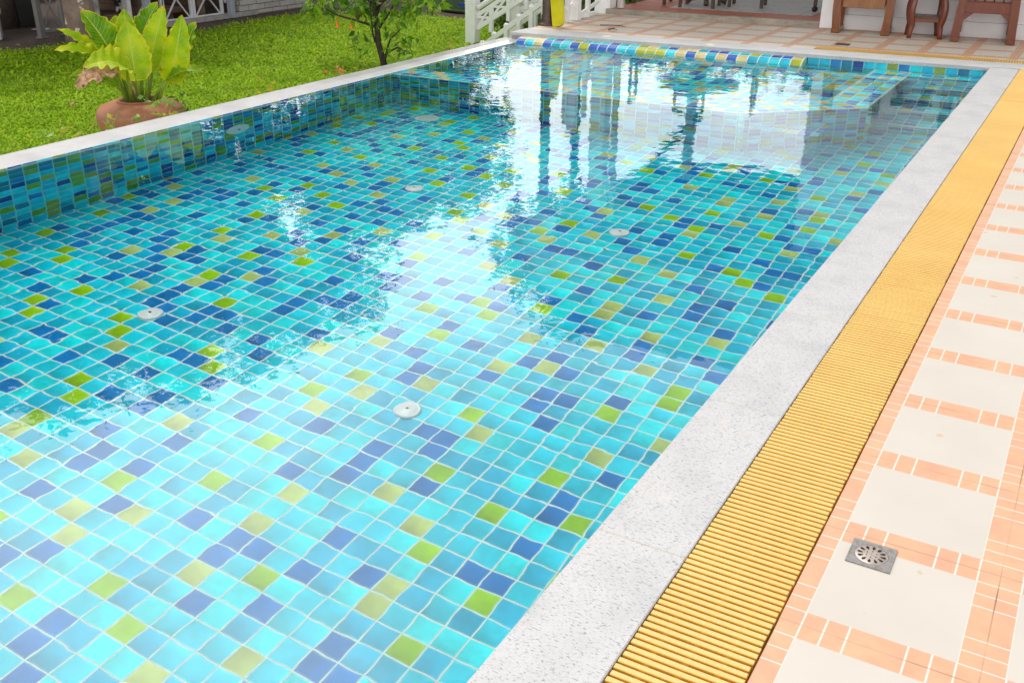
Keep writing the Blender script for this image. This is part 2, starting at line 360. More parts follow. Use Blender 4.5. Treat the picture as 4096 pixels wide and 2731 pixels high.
M_conc = simple('concrete', (0.34, 0.33, 0.31), 0.85, 0.25, 10.0, 0.25)
M_pooltrim = simple('white_abs', (0.80, 0.83, 0.80), 0.3, 0.03)

# ------------------------------------------------------------------ setting: pool
XL, XR, ZF, ZW = -4.95, -0.455, -1.22, -0.082
Y0 = -3.2
def yb(x): return 8.06+0.077*(x+0.48)        # front line of the far coping
def quad(mb, a, b, c, d, uv): mb.face((a, b, c, d), uv)
# floor and walls
f = MB(); f.face([(XL, Y0, ZF), (XR, Y0, ZF), (XR, 8.2, ZF), (XL, 8.2, ZF)])
f.build('pool_floor', M_floor)['kind'] = 'structure'
w = MB()
def wallx(mb, x, y0, y1, z0, z1): mb.face([(x, y0, z0), (x, y1, z0), (x, y1, z1), (x, y0, z1)], [(y0, z0), (y1, z0), (y1, z1), (y0, z1)])
def wallseg(mb, a, b, z0, z1, u0=0.0):
    L = math.dist(a, b); mb.face([(a[0], a[1], z0), (b[0], b[1], z0), (b[0], b[1], z1), (a[0], a[1], z1)], [(u0, z0), (u0+L, z0), (u0+L, z1), (u0, z1)])
wallx(w, XL, Y0, 7.6, ZF, -0.075); wallx(w, XR, Y0, 8.2, ZF, -0.03)
w.face([(XL, Y0, ZF), (XR, Y0, ZF), (XR, Y0, -0.03), (XL, Y0, -0.03)], [(XL, ZF), (XR, ZF), (XR, -0.03), (XL, -0.03)])
wallseg(w, (-2.04, yb(-2.04)+0.02), (XR, yb(XR)+0.02), ZF, -0.028, -2.04)
o = w.build('pool_wall', M_wall); o['kind'] = 'structure'

# raised spa wall : outline outer / inner
ZR = -0.10; ZS = -0.57
OUT = [(XL, 5.41), (-1.855, 5.45), (-1.10, 6.165), (-1.10, yb(-1.10)+0.02)]
INN = [(XL, 5.72), (-1.975, 5.76), (-1.43, 6.29), (-1.43, yb(-1.43)+0.02)]
spa = tag(empty('spa_divider', (-1.9, 5.6, ZF), 'tiled spa wall just under the water at the far end of the pool', 'pool wall'))
top, nose, so_, si = MB(), MB(), MB(), MB()
acc = 0.0; BV = 0.018
def off(p, q, d):
    v = np.array(q)-np.array(p); v = v/np.linalg.norm(v); return np.array((-v[1], v[0]))*d
for i in range(3):
    a, b, c, d = (np.array(z, float) for z in (OUT[i], OUT[i+1], INN[i+1], INN[i]))
    L = math.dist(a, b); t = (b-a)/L; nrm = np.array((-t[1], t[0]))
    uvf = lambda p: (acc+float((p-a) @ t), float((p-a) @ nrm))
    def lerp(p, q, k): return p+(q-p)*k
    k = BV/0.31
    a2, b2, c2, d2 = lerp(a, d, k), lerp(b, c, k), lerp(c, b, k), lerp(d, a, k)
    top.face([(*a2, ZR), (*b2, ZR), (*c2, ZR), (*d2, ZR)], [uvf(a2), uvf(b2), uvf(c2), uvf(d2)])
    # rounded glazed nosing, outer and inner
    for (p0, p1, q0, q1, sgn) in ((a, b, a2, b2, 1), (c, d, c2, d2, 1)):
        prev = None
        for s_ in range(5):
            th = s_/4*math.pi/2
            e0 = p0+(q0-p0)*(1-math.cos(th)); e1 = p1+(q1-p1)*(1-math.cos(th)); z = ZR-BV+BV*math.sin(th)
            cur = ((*e0, z), (*e1, z))
            if prev: nose.face([prev[0], prev[1], cur[1], cur[0]])
            prev = cur
    wallseg(so_, OUT[i], OUT[i+1], ZF, ZR-BV, acc); wallseg(si, INN[i+1], INN[i], ZS, ZR-BV, acc)
    acc += L
top.build('rim', M_rim, spa); nose.build('rim_edge', M_nose, spa, True)
so_.build('outer_face', M_wall, spa); si.build('inner_face', M_spa, spa)
# vertical quarter round tiles at the two outside corners
M_corner = pool_tile('corner_tile', [(0.4, AQ), (0.4, CY), (0.2, (0.3, 0.5, 0.2))], (0.5, 0.75, 0.7), 10.0, (0.3, 0.22), 0)
for p in (OUT[1], OUT[2]):
    cr = MB(); cr.tube([(p[0], p[1]+0.02, ZF), (p[0], p[1]+0.02, ZR-0.012)], 0.026, 14); cr.build('corner_tile', M_corner, spa, True)

# spa floor sweeping up the far wall and over the bullnose
prof = [(0.0, -0.028), (-0.055, -0.030), (-0.105, -0.040), (-0.145, -0.060), (-0.168, -0.088), (-0.178, -0.125), (-0.19, -0.18), (-0.225, -0.27), (-0.29, -0.37), (-0.39, -0.46), (-0.52, -0.52), (-0.68, -0.555), (-0.85, -0.57)]
sp, bn = MB(), MB(); arc = [0.0]
for i in range(1, len(prof)): arc.append(arc[-1]+math.dist(prof[i-1], prof[i]))
for i in range(len(prof)-1):
    mb = bn if i < 5 else sp
    for k in range(8):
        x0 = XL+(-2.04-XL)*k/8; x1 = XL+(-2.04-XL)*(k+1)/8
        P = [(x0, yb(x0)+prof[i][0], prof[i][1]), (x1, yb(x1)+prof[i][0], prof[i][1]), (x1, yb(x1)+prof[i+1][0], prof[i+1][1]), (x0, yb(x0)+prof[i+1][0], prof[i+1][1])]
        mb.face(P, [(x0, arc[i]), (x1, arc[i]), (x1, arc[i+1]), (x0, arc[i+1])])
y_in = 5.5
for k in range(8):
    x0 = XL+(-2.04-XL)*k/8; x1 = XL+(-2.04-XL)*(k+1)/8
    sp.face([(x0, yb(x0)-0.85, ZS), (x1, yb(x1)-0.85, ZS), (x1, y_in, ZS), (x0, y_in, ZS)], [(x0, arc[-1]), (x1, arc[-1]), (x1, arc[-1]+yb(x1)-0.85-y_in), (x0, arc[-1]+yb(x0)-0.85-y_in)])
sp.face([(-2.04, y_in, ZS), (-1.3, y_in, ZS), (-1.3, 8.1, ZS), (-2.04, 8.1, ZS)])
# seat block
sp.face([(-2.04, 6.95, -0.33), (-1.43, 7.0, -0.33), (-1.43, 8.1, -0.33), (-2.04, 8.1, -0.33)])
sp.face([(-2.04, 6.95, ZS), (-1.43, 7.0, ZS), (-1.43, 7.0, -0.33), (-2.04, 6.95, -0.33)], [(-2.04, 0.0), (-1.43, 0.0), (-1.43, 0.24), (-2.04, 0.24)])
sp.face([(-2.04, 8.1, ZS), (-2.04, 6.95, ZS), (-2.04, 6.95, -0.33), (-2.04, 8.1, -0.33)], [(0, 0), (1.15, 0), (1.15, 0.24), (0, 0.24)])
# end of the sweep
sp.face([(-2.04, yb(-2.04)+p[0], p[1]) for p in prof]+[(-2.04, yb(-2.04)+0.02, ZS)], [(p[0], p[1]) for p in prof]+[(0.02, ZS)])
sp.build('floor_and_seat', M_spa, spa, True)
M_bull = pool_tile('bullnose_tile', [(0.28, (0.02, 0.46, 0.52)), (0.22, (0.0, 0.34, 0.47)), (0.20, (0.02, 0.09, 0.38)), (0.10, (0.32, 0.36, 0.015)), (0.20, (0.50, 0.42, 0.20))], (0.64, 0.70, 0.63), 10.0, (0.5, 0.02), 0)
bo = bn.build('bullnose', M_bull, None, True); bo['kind'] = 'structure'; bo.name = 'pool_edge'

# steps down at the right
st, sn = MB(), MB()
yt = [(8.2, 8.2), (7.79, 7.85), (7.48, 7.53), (7.19, 7.23), (6.92, 6.95), (6.60, 6.64)]
zt = [-0.13, -0.345, -0.56, -0.78, -1.0]
for k in range(5):
    (ya, yb_), (yc, yd) = yt[k], yt[k+1]; z = zt[k]; zn = zt[k+1] if k < 4 else ZF
    st.face([(-1.10, yc+0.015, z), (XR, yd+0.015, z), (XR, yb_, z), (-1.10, ya, z)])
    st.face([(-1.10, yc, zn), (XR, yd, zn), (XR, yd, z-0.015), (-1.10, yc, z-0.015)], [(-1.10, zn-z), (XR, zn-z), (XR, 0), (-1.10, 0)])
    sn.tube([(-1.10, yc+0.013, z-0.013), (XR, yd+0.013, z-0.013)], 0.0145, 10)
stp = tag(empty('pool_steps', (-0.8, 7.0, ZF), 'tiled steps going down into the pool in the far right corner', 'steps'))
st.build('treads', M_floor, stp); sn.build('nosings', M_nose, stp, True)

# water
wa = MB(); wa.face([(-5.06, Y0, ZW), (XR, Y0, ZW), (XR, 8.2, ZW), (-5.06, 7.7, ZW)])
wo = wa.build('water', M_water); wo['kind'] = 'structure'

# left coping : rounded stone kerb at water level
kp = [(-0.03, -0.30), (-0.03, -0.105), (0.012, -0.105), (0.012, -0.092), (0.0, -0.084), (-0.035, -0.074), (-0.10, -0.062), (-0.225, -0.060), (-0.26, -0.068), (-0.285, -0.09), (-0.295, -0.13), (-0.295, -0.60)]
kb = MB()
for i in range(len(kp)-1):
    (a0, z0), (a1, z1) = kp[i], kp[i+1]
    kb.face([(XL+a0, Y0, z0), (XL+a0, 7.72, z0), (XL+a1, 7.72, z1), (XL+a1, Y0, z1)])
kb.build('pool_kerb', M_wet, None, True)['kind'] = 'structure'
# right coping
def bullslab(mb, x0, x1, y0, y1, z0, z1, r=0.012):
    mb.box(((x0+x1)/2, (y0+y1)/2, (z0+z1)/2), (x1-x0, y1-y0, z1-z0), ch=r)
rc = MB(); rc.box((-0.3665, 2.45, -0.0165), (0.230, 11.3, 0.035), ch=0.0025)
rc.build('pool_coping', M_granite)['kind'] = 'structure'
# far coping, slab follows the slightly skewed far edge
def backstrip(mb, x0, x1, d0, d1, z0, z1, ch=0.0):
    P = [(x0, yb(x0)+d0), (x1, yb(x1)+d0), (x1, yb(x1)+d1), (x0, yb(x0)+d1)]
    mb.face([(*p, z1) for p in P]); mb.face([(*p, z0) for p in P[::-1]])
    for i in range(4):
        a, b = P[i], P[(i+1) % 4]; mb.face([(*a, z0), (*b, z0), (*b, z1), (*a, z1)])
bc = MB(); backstrip(bc, -5.10, -0.482, 0.0, 0.36, -0.028, 0.0015); backstrip(bc, -0.482, 2.5, 0.06, 0.40, -0.03, 0.002)
bc.build('pool_coping', M_granite)['kind'] = 'structure'
ss = MB(); backstrip(ss, -5.085, XL+0.0, 0.012, 0.34, -0.5, -0.029)
ss.build('deck_foundation', M_split)['kind'] = 'structure'

# deck sheets
dk = MB(); dk.box((2.0, 2.5, -0.06), (4.0, 12.0, 0.12)); dk.build('pool_deck', M_deck)['kind'] = 'structure'
db = MB(); backstrip(db, -5.09, 4.0, 0.36, 2.6, -0.12, -0.002); db.build('house_deck', M_deckback)['kind'] = 'structure'
fd = MB(); backstrip(fd, -5.07, 4.0, 0.37, 5.5, -0.55, -0.122); fd.build('deck_foundation', M_conc)['kind'] = 'structure'

# overflow gratings
M_trough = simple('trough', (0.42, 0.20, 0.03), 0.7)
def grating(name, x0, x1, y0, y1, label, pins=True):
    t = empty(name, ((x0+x1)/2, (y0+y1)/2, -0.02), label, 'drain grating', 'yellow gutter gratings')
    g = MB(); n = int(round((y1-y0)/0.0213))
    for k in range(n):
        y = y0+0.0213*(k+0.5)+random.uniform(-0.0006, 0.0006)
        g.box(((x0+x1)/2+random.uniform(-0.0012, 0.0012), y, -0.0145), (x1-x0, 0.0148, 0.025), ch=0.0014)
    g.build('slats', M_yel, t)
    p = MB()
    for fx in (0.22, 0.5, 0.78): p.beam((x0+(x1-x0)*fx, y0, -0.017), (x0+(x1-x0)*fx, y1, -0.017), 0.012, 0.016)
    p.build('connector_rod', M_yel, t); return t
grating('drain_grating', -0.249, -0.005, -2.6, 6.56, 'long yellow slatted grating along the right edge of the pool, nearest length')
grating('drain_grating', -0.249, -0.005, 6.566, 8.46, 'yellow slatted grating beyond the joint, by the far right pool corner')
tr = MB(); tr.box((-0.126, 2.9, -0.10), (0.252, 11.2, 0.02)); tr.box((-0.2525, 2.9, -0.06), (0.001, 11.2, 0.08))
tr.build('gutter', M_trough)['kind'] = 'structure'
t = empty('drain_grating', (-0.9, yb(-0.9)+0.45, 0), 'yellow slatted grating set in the deck in front of the wooden chairs', 'drain grating', 'yellow gutter gratings')
g = MB()
ang = math.atan(0.077)
x = -2.07
while x < 0.6:
    g.box((x, yb(x)+0.36+0.09, 0.004), (0.0136, 0.172, 0.012), rz=0.0, ch=0.002); x += 0.0225
g.build('slats', M_yel, t)
b_ = MB(); backstrip(b_, -2.08, 0.62, 0.362, 0.54, -0.03, -0.0005); b_.build('tray', M_trough, t)

# ------------------------------------------------------------------ pool fittings
def fitting(name, loc, r, label, group, nrm=(0, 0, 1), grille=False):
    t = empty(name, loc, label, 'pool fitting', group); m = MB()
    R = Vector(nrm).to_track_quat('Z', 'Y').to_matrix().to_4x4(); T = Matrix.Translation(loc) @ R
    def L(prof, nm, n=28):
        q = MB(); q.lathe((0, 0, 0), prof, n); q.v = [tuple(T @ Vector(v)) for v in q.v]; q.build(nm, M_pooltrim if nm != 'nozzle' else M_blackp, t, True)
    L([(r, 0.0), (r*0.98, 0.008), (r*0.86, 0.013), (r*0.80, 0.010), (r*0.76, 0.010)], 'flange')
    L([(r*0.76, 0.010), (r*0.5, 0.016), (r*0.14, 0.018), (0.0001, 0.018)], 'cover')
    if not grille: L([(r*0.12, 0.0185), (r*0.1, 0.021), (0.0001, 0.021)], 'nozzle')
    else:
        q = MB()
        for k in range(-6, 7):
            h = math.sqrt(max(0, 0.72**2-(k*0.105)**2))*r
            q.box((k*0.105*r, 0, 0.018), (0.02*r*2.2, 2*h, 0.008))
        q.v = [tuple(T @ Vector(v)) for v in q.v]; q.build('grille', M_pooltrim, t)
    return t
def under(u, v, z):                     # where a line of sight meets depth z below the water
    d = ray(u, v); d = d/np.linalg.norm(d); p = CAM+d*((ZW-CAM[2])/d[2]); n = 1/1.333; c = -d[2]
    k = math.sqrt(1-n*n*(1-c*c)); r = n*d+np.array((0, 0, n*c-k)); return p+r*((z-p[2])/r[2])
def underx(u, v, x):
    d = ray(u, v); d = d/np.linalg.norm(d); p = CAM+d*((ZW-CAM[2])/d[2]); n = 1/1.333; c = -d[2]
    k = math.sqrt(1-n*n*(1-c*c)); r = n*d+np.array((0, 0, n*c-k)); return p+r*((x-p[0])/r[0])
inl = [(600, 1256, 'white round inlet on the pool floor near the left side wall'), (1628, 1641, 'white round inlet on the pool floor, nearest one of five'),
       (2478, 930, 'white round inlet on the pool floor below the spa corner'), (1658, 754, 'white round inlet on the floor in the middle of the pool')]
for u, v, lb in inl:
    p = under(u, v, ZF+0.002); fitting('floor_inlet', tuple(p), 0.062, lb, 'floor inlets')
p = under(1707, 474, ZF+0.002); fitting('main_drain', tuple(p), 0.10, 'large round white drain on the pool floor by the spa wall', None, grille=True)
p = underx(949, 517, XL); fitting('pool_lamp', (XL+0.002, p[1], p[2]), 0.115, 'round pale lamp on the left pool wall under water', None, (1, 0, 0))
for u, v, lb in ((2314, 189, 'white jet under the far tile edge, leftmost of the four'), (2503, 205, 'white jet under the far tile edge, second from the left'), (2711, 224, 'white jet under the far tile edge, second from the right'), (2935, 242, 'white jet under the far tile edge, rightmost of the four')):
    p = wz(u, v, -0.1); fitting('spa_jet', (p[0], yb(p[0])-0.185, -0.15), 0.05, lb, 'spa jets', (0, -1, 0.25))
for u, v, lb in ((2430, 147, 'small cream lid set in the far coping, left one'), (2842, 181, 'small cream lid set in the far coping, right one')):
    p = wz(u, v, 0); q = MB(); q.lathe((p[0], p[1], 0.0015), [(0.05, 0), (0.048, 0.004), (0.03, 0.005), (0.0001, 0.005)], 20)
    tag(q.build('coping_lid', simple('cream_plastic', (0.72, 0.66, 0.52), 0.4), None, True), lb, 'lid', 'coping lids')

# square floor drain in the deck
t = empty('floor_drain', (0.125, 0.327, 0.0), 'square steel floor drain with a round slotted cover in the deck', 'floor drain')
M_steel = None
def steel():
    m, nt = newmat('stained_steel'); p = pos(nt); n = noise(nt, p, 45.0, 5.0, 0.7)
    c = ramp(nt, n, [(0.35, (0.22, 0.20, 0.19)), (0.52, (0.36, 0.34, 0.33)), (0.64, (0.26, 0.23, 0.21)), (0.74, (0.25, 0.09, 0.035))])
    finish(nt, c, 0.42, n, 0.1, 0.001, metal=0.6); return m
M_steel = steel()
q = MB(); c0 = (0.125, 0.327)
sq = [(-.0505, -.0505), (.0505, -.0505), (.0505, .0505), (-.0505, .0505)]
nq = 40
for k in range(nq):                               # plate with a round opening
    a0, a1 = 2*math.pi*k/nq, 2*math.pi*(k+1)/nq
    def edge(a):
        c, s = math.cos(a), math.sin(a); m_ = 0.0505/max(abs(c), abs(s)); return (c0[0]+c*m_, c0[1]+s*m_)
    def cir(a, r): return (c0[0]+r*math.cos(a), c0[1]+r*math.sin(a))
    q.face([(*edge(a0), 0.0035), (*edge(a1), 0.0035), (*cir(a1, 0.0385), 0.0035), (*cir(a0, 0.0385), 0.0035)])
    q.face([(*edge(a0), 0.0002), (*edge(a1), 0.0002), (*edge(a1), 0.0035), (*edge(a0), 0.0035)])
q.build('plate', M_steel, t)
q = MB(); q.lathe((c0[0], c0[1], 0.0004), [(0.0383, 0.0), (0.0383, 0.0026), (0.0370, 0.0034), (0.0001, 0.0036)], 40); q.build('cover', simple('worn_steel', (0.45, 0.38, 0.33), 0.4, 0.2, 60, 0.1, 0.4), t, True)
q = MB()
for k in range(12):
    a = 2*math.pi*k/12; pts = []
    for j in range(14):
        b = 2*math.pi*j/14; lx = 0.0068*math.cos(b); ly = 0.0033*math.sin(b)*(1.25 if math.cos(b) > 0 else 0.75)
        X, Y = 0.0265+lx, ly; pts.append((c0[0]+X*math.cos(a)-Y*math.sin(a), c0[1]+X*math.sin(a)+Y*math.cos(a), 0.00445))
    q.face(pts)
for k in range(6):
    a = 2*math.pi*(k+0.5)/6; q.disc((c0[0]+0.0125*math.cos(a), c0[1]+0.0125*math.sin(a), 0.00445), 0.0017, 10)
q.disc((c0[0], c0[1], 0.00445), 0.0012, 10)
q.build('slots', simple('slot_dark', (0.02, 0.012, 0.008), 0.9), t)
p = wz(3371, 179, 0); q = MB(); q.box((p[0], p[1], 0.003), (0.13, 0.11, 0.008), rz=0.05, ch=0.002)
q.box((p[0], p[1], 0.0075), (0.09, 0.07, 0.003), rz=0.05)
tag(q.build('floor_drain', simple('dark_steel', (0.10, 0.09, 0.08), 0.5, 0.2, 30, 0.1, 0.5)), 'dark metal floor drain plate in the deck before the left wooden chair', 'floor drain')

# ------------------------------------------------------------------ ground
ZL = -0.5
def ground_mat():
    m, nt = newmat('earth'); p = pos(nt); n = noise(nt, p, 2.0, 6.0, 0.65); n2 = noise(nt, p, 30.0, 4.0, 0.7)
    c = ramp(nt, n, [(0.3, (0.055, 0.036, 0.026)), (0.7, (0.12, 0.075, 0.055))])
    c = mixc(nt, sstep(nt, n2, 0.58, 0.72), c, c4((0.20, 0.12, 0.07)))
    finish(nt, c, 0.95, n2, 0.6, 0.02); return m
def turf_mat():
    m, nt = newmat('turf'); p = pos(nt); n = noise(nt, p, 1.2, 4.0, 0.6); n2 = noise(nt, p, 60.0, 3.0, 0.7)
    c = ramp(nt, n2, [(0.35, (0.11, 0.20, 0.008)), (0.65, (0.24, 0.40, 0.015))])
    c = mixc(nt, mth(nt, 'MULTIPLY', sstep(nt, n, 0.55, 0.75), 0.4), c, c4((0.16, 0.13, 0.05)))
    finish(nt, c, 0.9, n2, 0.8, 0.03); return m
M_earth, M_turf = ground_mat(), turf_mat()
g = MB(); g.face([(-300, -300, ZL-0.012), (300, -300, ZL-0.012), (300, 400, ZL-0.012), (-300, 400, ZL-0.012)])
# the sheet is open under the pool
g = MB()
for (a, b, c, d) in ((-300, XL-0.1, -300, 400), (0.3, 300, -300, 400), (XL-0.1, 0.3, -300, Y0), (XL-0.1, 0.3, 9.0, 400)):
    g.face([(a, c, ZL-0.012), (b, c, ZL-0.012), (b, d, ZL-0.012), (a, d, ZL-0.012)])
g.build('ground', M_earth)['kind'] = 'structure'
LAWN = [(-5.2, -6), (-5.2, 11.2), (-6.9, 11.6), (-8.4, 11.7), (-9.3, 12.0), (-10.6, 11.3), (-10.75, 10.2), (-10.6, 9.0), (-10.45, 7.9), (-10.9, 7.2), (-11.0, 6.6), (-11.0, 6.1), (-12.2, 5.8), (-14, 5.6), (-14, -6)]
g = MB(); g.face([(x, y, ZL-0.006) for x, y in LAWN[::-1]]); g.build('lawn', M_turf)['kind'] = 'structure'

def inpoly(x, y, P):
    r = np.zeros(len(x), bool); j = len(P)-1
    for i in range(len(P)):
        xi, yi = P[i]; xj, yj = P[j]
        c = ((yi > y) != (yj > y)) & (x < (xj-xi)*(y-yi)/(yj-yi+1e-12)+xi); r ^= c; j = i
    return r
def leafmesh(name, V, F, m, parent=None, smooth=False, uv=None):
    me = bpy.data.meshes.new(name); nv, nf = len(V), len(F); k = F.shape[1]
    me.vertices.add(nv); me.vertices.foreach_set('co', V.astype(np.float32).ravel())
    me.loops.add(nf*k); me.loops.foreach_set('vertex_index', F.astype(np.int32).ravel())
    me.polygons.add(nf); me.polygons.foreach_set('loop_start', np.arange(0, nf*k, k, dtype=np.int32)); me.polygons.foreach_set('loop_total', np.full(nf, k, dtype=np.int32))
    me.update(calc_edges=True)
    if uv is not None: me.uv_layers.new(name='UVMap').data.foreach_set('uv', uv.astype(np.float32)[F.ravel()].ravel())
    me.validate(); return link_mesh(name, me, m, parent, smooth)
def island_mat(name, stops, rough=0.5, trans=0.35, spec=0.4, patch=None, gloss=0.0):
    m, nt = newmat(name); r = N(nt, 'ShaderNodeNewGeometry').outputs['Random Per Island']
    c = ramp(nt, r, stops)
    if patch:
        n = noise(nt, pos(nt), patch[0], 4.0, 0.6); c = mixc(nt, mth(nt, 'MULTIPLY', sstep(nt, n, 0.48, 0.68), patch[2]), c, c4(patch[1]))
    finish(nt, c, rough, None, trans=trans, spec=spec); return m
M_grass = island_mat('grass_blade', [(0.0, (0.20, 0.36, 0.006)), (0.4, (0.34, 0.57, 0.012)), (0.8, (0.46, 0.68, 0.02)), (1.0, (0.62, 0.72, 0.07))], 0.55, 0.45, 0.15, patch=(1.6, (0.15, 0.30, 0.01), 0.45))
n = 190000
gx = RNG.uniform(-14, -5.25, n*2); gy = RNG.uniform(0.5, 12.0, n*2)
dist = np.hypot(gx-CAM[0], gy-CAM[1])
edge = RNG.normal(0, 0.12, n*2)
keep = inpoly(gx+edge, gy+RNG.normal(0, 0.1, n*2), LAWN) & (RNG.random(n*2) < np.clip((9.5/dist)**2, 0.3, 1)*0.8) & (gx < -5.27)
bare = (np.sin(gx*1.9+1)*np.cos(gy*1.3)+np.sin(gx*0.7-gy*0.9)) > 1.55
keep &= ~(bare & (RNG.random(n*2) < 0.6))
gx, gy = gx[keep], gy[keep]; n = len(gx); dist = dist[keep]
a = RNG.uniform(0, 2*np.pi, n); L = RNG.uniform(0.04, 0.08, n)*np.clip(dist/9, 1, 1.3); lay = RNG.uniform(0.75, 1.45, n); wd = RNG.uniform(0.009, 0.018, n)*np.clip(dist/8.5, 1, 1.6)
dx, dy = np.cos(a), np.sin(a)
V = np.zeros((n, 4, 3)); base = np.stack([gx, gy, np.full(n, ZL-0.006)], 1)
side = np.stack([-dy*wd/2, dx*wd/2, np.zeros(n)], 1); mid = np.stack([dx*L*0.35*np.sin(lay), dy*L*0.35*np.sin(lay), L*0.55*np.cos(lay*0.6)], 1)
tip = np.stack([dx*L*np.sin(lay), dy*L*np.sin(lay), L*0.85*np.cos(lay)], 1)
V[:, 0] = base; V[:, 1] = base+mid+side; V[:, 2] = base+tip; V[:, 3] = base+mid-side
F = np.arange(n*4).reshape(n, 4)
go = leafmesh('grass', V.reshape(-1, 3), F, M_grass); tag(go, 'short bright green broad bladed grass of the lawn', 'grass', kind='stuff')

# ------------------------------------------------------------------ foliage helpers
def leaf_cloud(centers, size, n_per, spread, rng, droop=0.3, aspect=0.45):
    """folded pointed leaves (two quads) scattered round clump centres"""
    C = np.repeat(np.asarray(centers, float), n_per, 0); n = len(C)
    P = C+rng.normal(0, 1, (n, 3))*np.asarray(spread)
    d = rng.normal(0, 1, (n, 3)); d[:, 2] = d[:, 2]*0.5-droop; d /= np.linalg.norm(d, axis=1)[:, None]
    h = rng.normal(0, 1, (n, 3)); s = np.cross(d, h); s /= np.linalg.norm(s, axis=1)[:, None]; nn = np.cross(s, d)
    L = (size*rng.uniform(0.65, 1.3, n))[:, None]; w = L*aspect*0.5
    V = np.zeros((n, 6, 3))
    V[:, 0] = P; V[:, 1] = P+d*L*0.45+s*w+nn*w*0.35; V[:, 2] = P+d*L-nn*L*0.12; V[:, 3] = P+d*L*0.45-s*w+nn*w*0.35
    V[:, 4] = P+d*L*0.5
    b = np.arange(n)*5
    V = V[:, :5].reshape(-1, 3)
    F = np.concatenate([np.stack([b, b+1, b+2, b+4], 1), np.stack([b, b+4, b+2, b+3], 1)])
    return V, F
M_bark = simple('bark', (0.13, 0.095, 0.075), 0.9, 0.4, 18, 0.6)
M_barkd = simple('dark_bark', (0.05, 0.036, 0.028), 0.9, 0.35, 18, 0.6)
def lichen_bark():
    m, nt = newmat('lichen_bark'); p = pos(nt); n = noise(nt, p, 6.0, 6.0, 0.65); v = noise(nt, p, 11.0, 2.0, 0.4)
    c = ramp(nt, n, [(0.3, (0.15, 0.10, 0.075)), (0.7, (0.30, 0.21, 0.17))])
    c = mixc(nt, sstep(nt, v, 0.66, 0.70), c, c4((0.62, 0.56, 0.50)))
    finish(nt, c, 0.9, n, 0.7, 0.02); return m
M_lichen = lichen_bark()
M_treeleaf = island_mat('tree_leaf', [(0, (0.025, 0.06, 0.006)), (0.5, (0.05, 0.11, 0.01)), (1, (0.10, 0.18, 0.015))], 0.45, 0.3)
def tree(name, x, y, h, crown_c, crown_r, label, trunk, bark, seed, nclump=130, per=70, lsize=0.16, group=None):
    rng = np.random.default_rng(seed)
    t = empty(name, (x, y, ZL), label, 'tree', group); b = MB()
    b.tube(trunk[0], trunk[1], 14)
    cc = np.array(crown_c); top = Vector(trunk[0][-1])
    for k in range(7):
        a = 2*math.pi*k/7+rng.uniform(-.3, .3); e = Vector(cc+np.array((math.cos(a)*crown_r[0]*0.6, math.sin(a)*crown_r[1]*0.6, rng.uniform(-.3, .5)*crown_r[2])))
        m_ = top.lerp(e, 0.5)+Vector((0, 0, 0.25)); r0 = trunk[1][-1]
        b.tube([top, m_, e], [r0*0.7, r0*0.4, r0*0.12], 8)
    b.build('trunk', bark, t, True)
    d = rng.normal(0, 1, (nclump, 3)); d /= np.linalg.norm(d, axis=1)[:, None]; r = rng.uniform(0.35, 1.0, nclump)**0.6
    cs = cc+d*r[:, None]*np.array(crown_r)*(1+0.18*np.sin(d[:, :1]*5+seed))
    V, F = leaf_cloud(cs, lsize*1.45, per, (0.27, 0.27, 0.21), rng, aspect=0.55)
    leafmesh('crown', V, F, M_treeleaf, t); return t

# ------------------------------------------------------------------ garden trees
GT = 'shade trees at the back of the lawn'
tb = wz(340, 168, ZL)
tree('shade_tree', tb[0], tb[1], 6, (tb[0]-1.2, tb[1]+0.4, 3.7), (2.6, 2.9, 2.2), 'thick lichen spotted tree trunk behind the potted plant', ([(tb[0], tb[1], ZL-0.05), (tb[0]-0.02, tb[1], ZL+0.3), (tb[0]-0.06, tb[1]+0.02, 1.0), (tb[0]-0.1, tb[1], 2.8)], [0.25, 0.19, 0.175, 0.15]), M_lichen, 1, 210, 75, group=GT)
ta = wz(20, 110, ZL)
tree('shade_tree', ta[0], ta[1], 6, (ta[0]-1.0, ta[1]-1.0, 2.95), (2.6, 2.8, 1.45), 'dark forked tree trunk in the shade at the far left', ([(ta[0]-0.1, ta[1], ZL-0.05), (ta[0], ta[1], ZL+0.5), (ta[0]+0.25, ta[1]+0.1, 1.0), (ta[0]+0.3, ta[1], 2.8)], [0.30, 0.22, 0.17, 0.14]), M_barkd, 2, 170, 75, group=GT)
fk = MB(); fk.tube([(ta[0]+0.0, ta[1], ZL+0.35), (ta[0]-0.35, ta[1]-0.15, 0.3), (ta[0]-0.6, ta[1]-0.3, 2.2)], [0.19, 0.16, 0.12], 12)
fk.build('fork', M_barkd, [o for o in bpy.data.objects if o.name == 'shade_tree.001'][0], True)
tree('shade_tree', -15.0, 13.6, 7, (-14.3, 13.4, 5.0), (2.3, 2.9, 3.1), 'tall tree behind the white gates, mirrored in the pool', ([(-15.0, 13.6, ZL-0.05), (-15.0, 13.6, 1.0), (-14.9, 13.7, 2.6)], [0.2, 0.17, 0.13]), M_bark, 3, 190, 75, group=GT)
tree('shade_tree', -13.0, 18.2, 7, (-13.8, 17.7, 3.9), (2.3, 2.2, 2.6), 'smaller tree beyond the end of the stone wall, mirrored in the pool', ([(-13.0, 18.2, ZL-0.05), (-13.0, 18.2, 1.0), (-12.9, 18.3, 2.3)], [0.18, 0.15, 0.11]), M_bark, 4, 170, 75, group=GT)

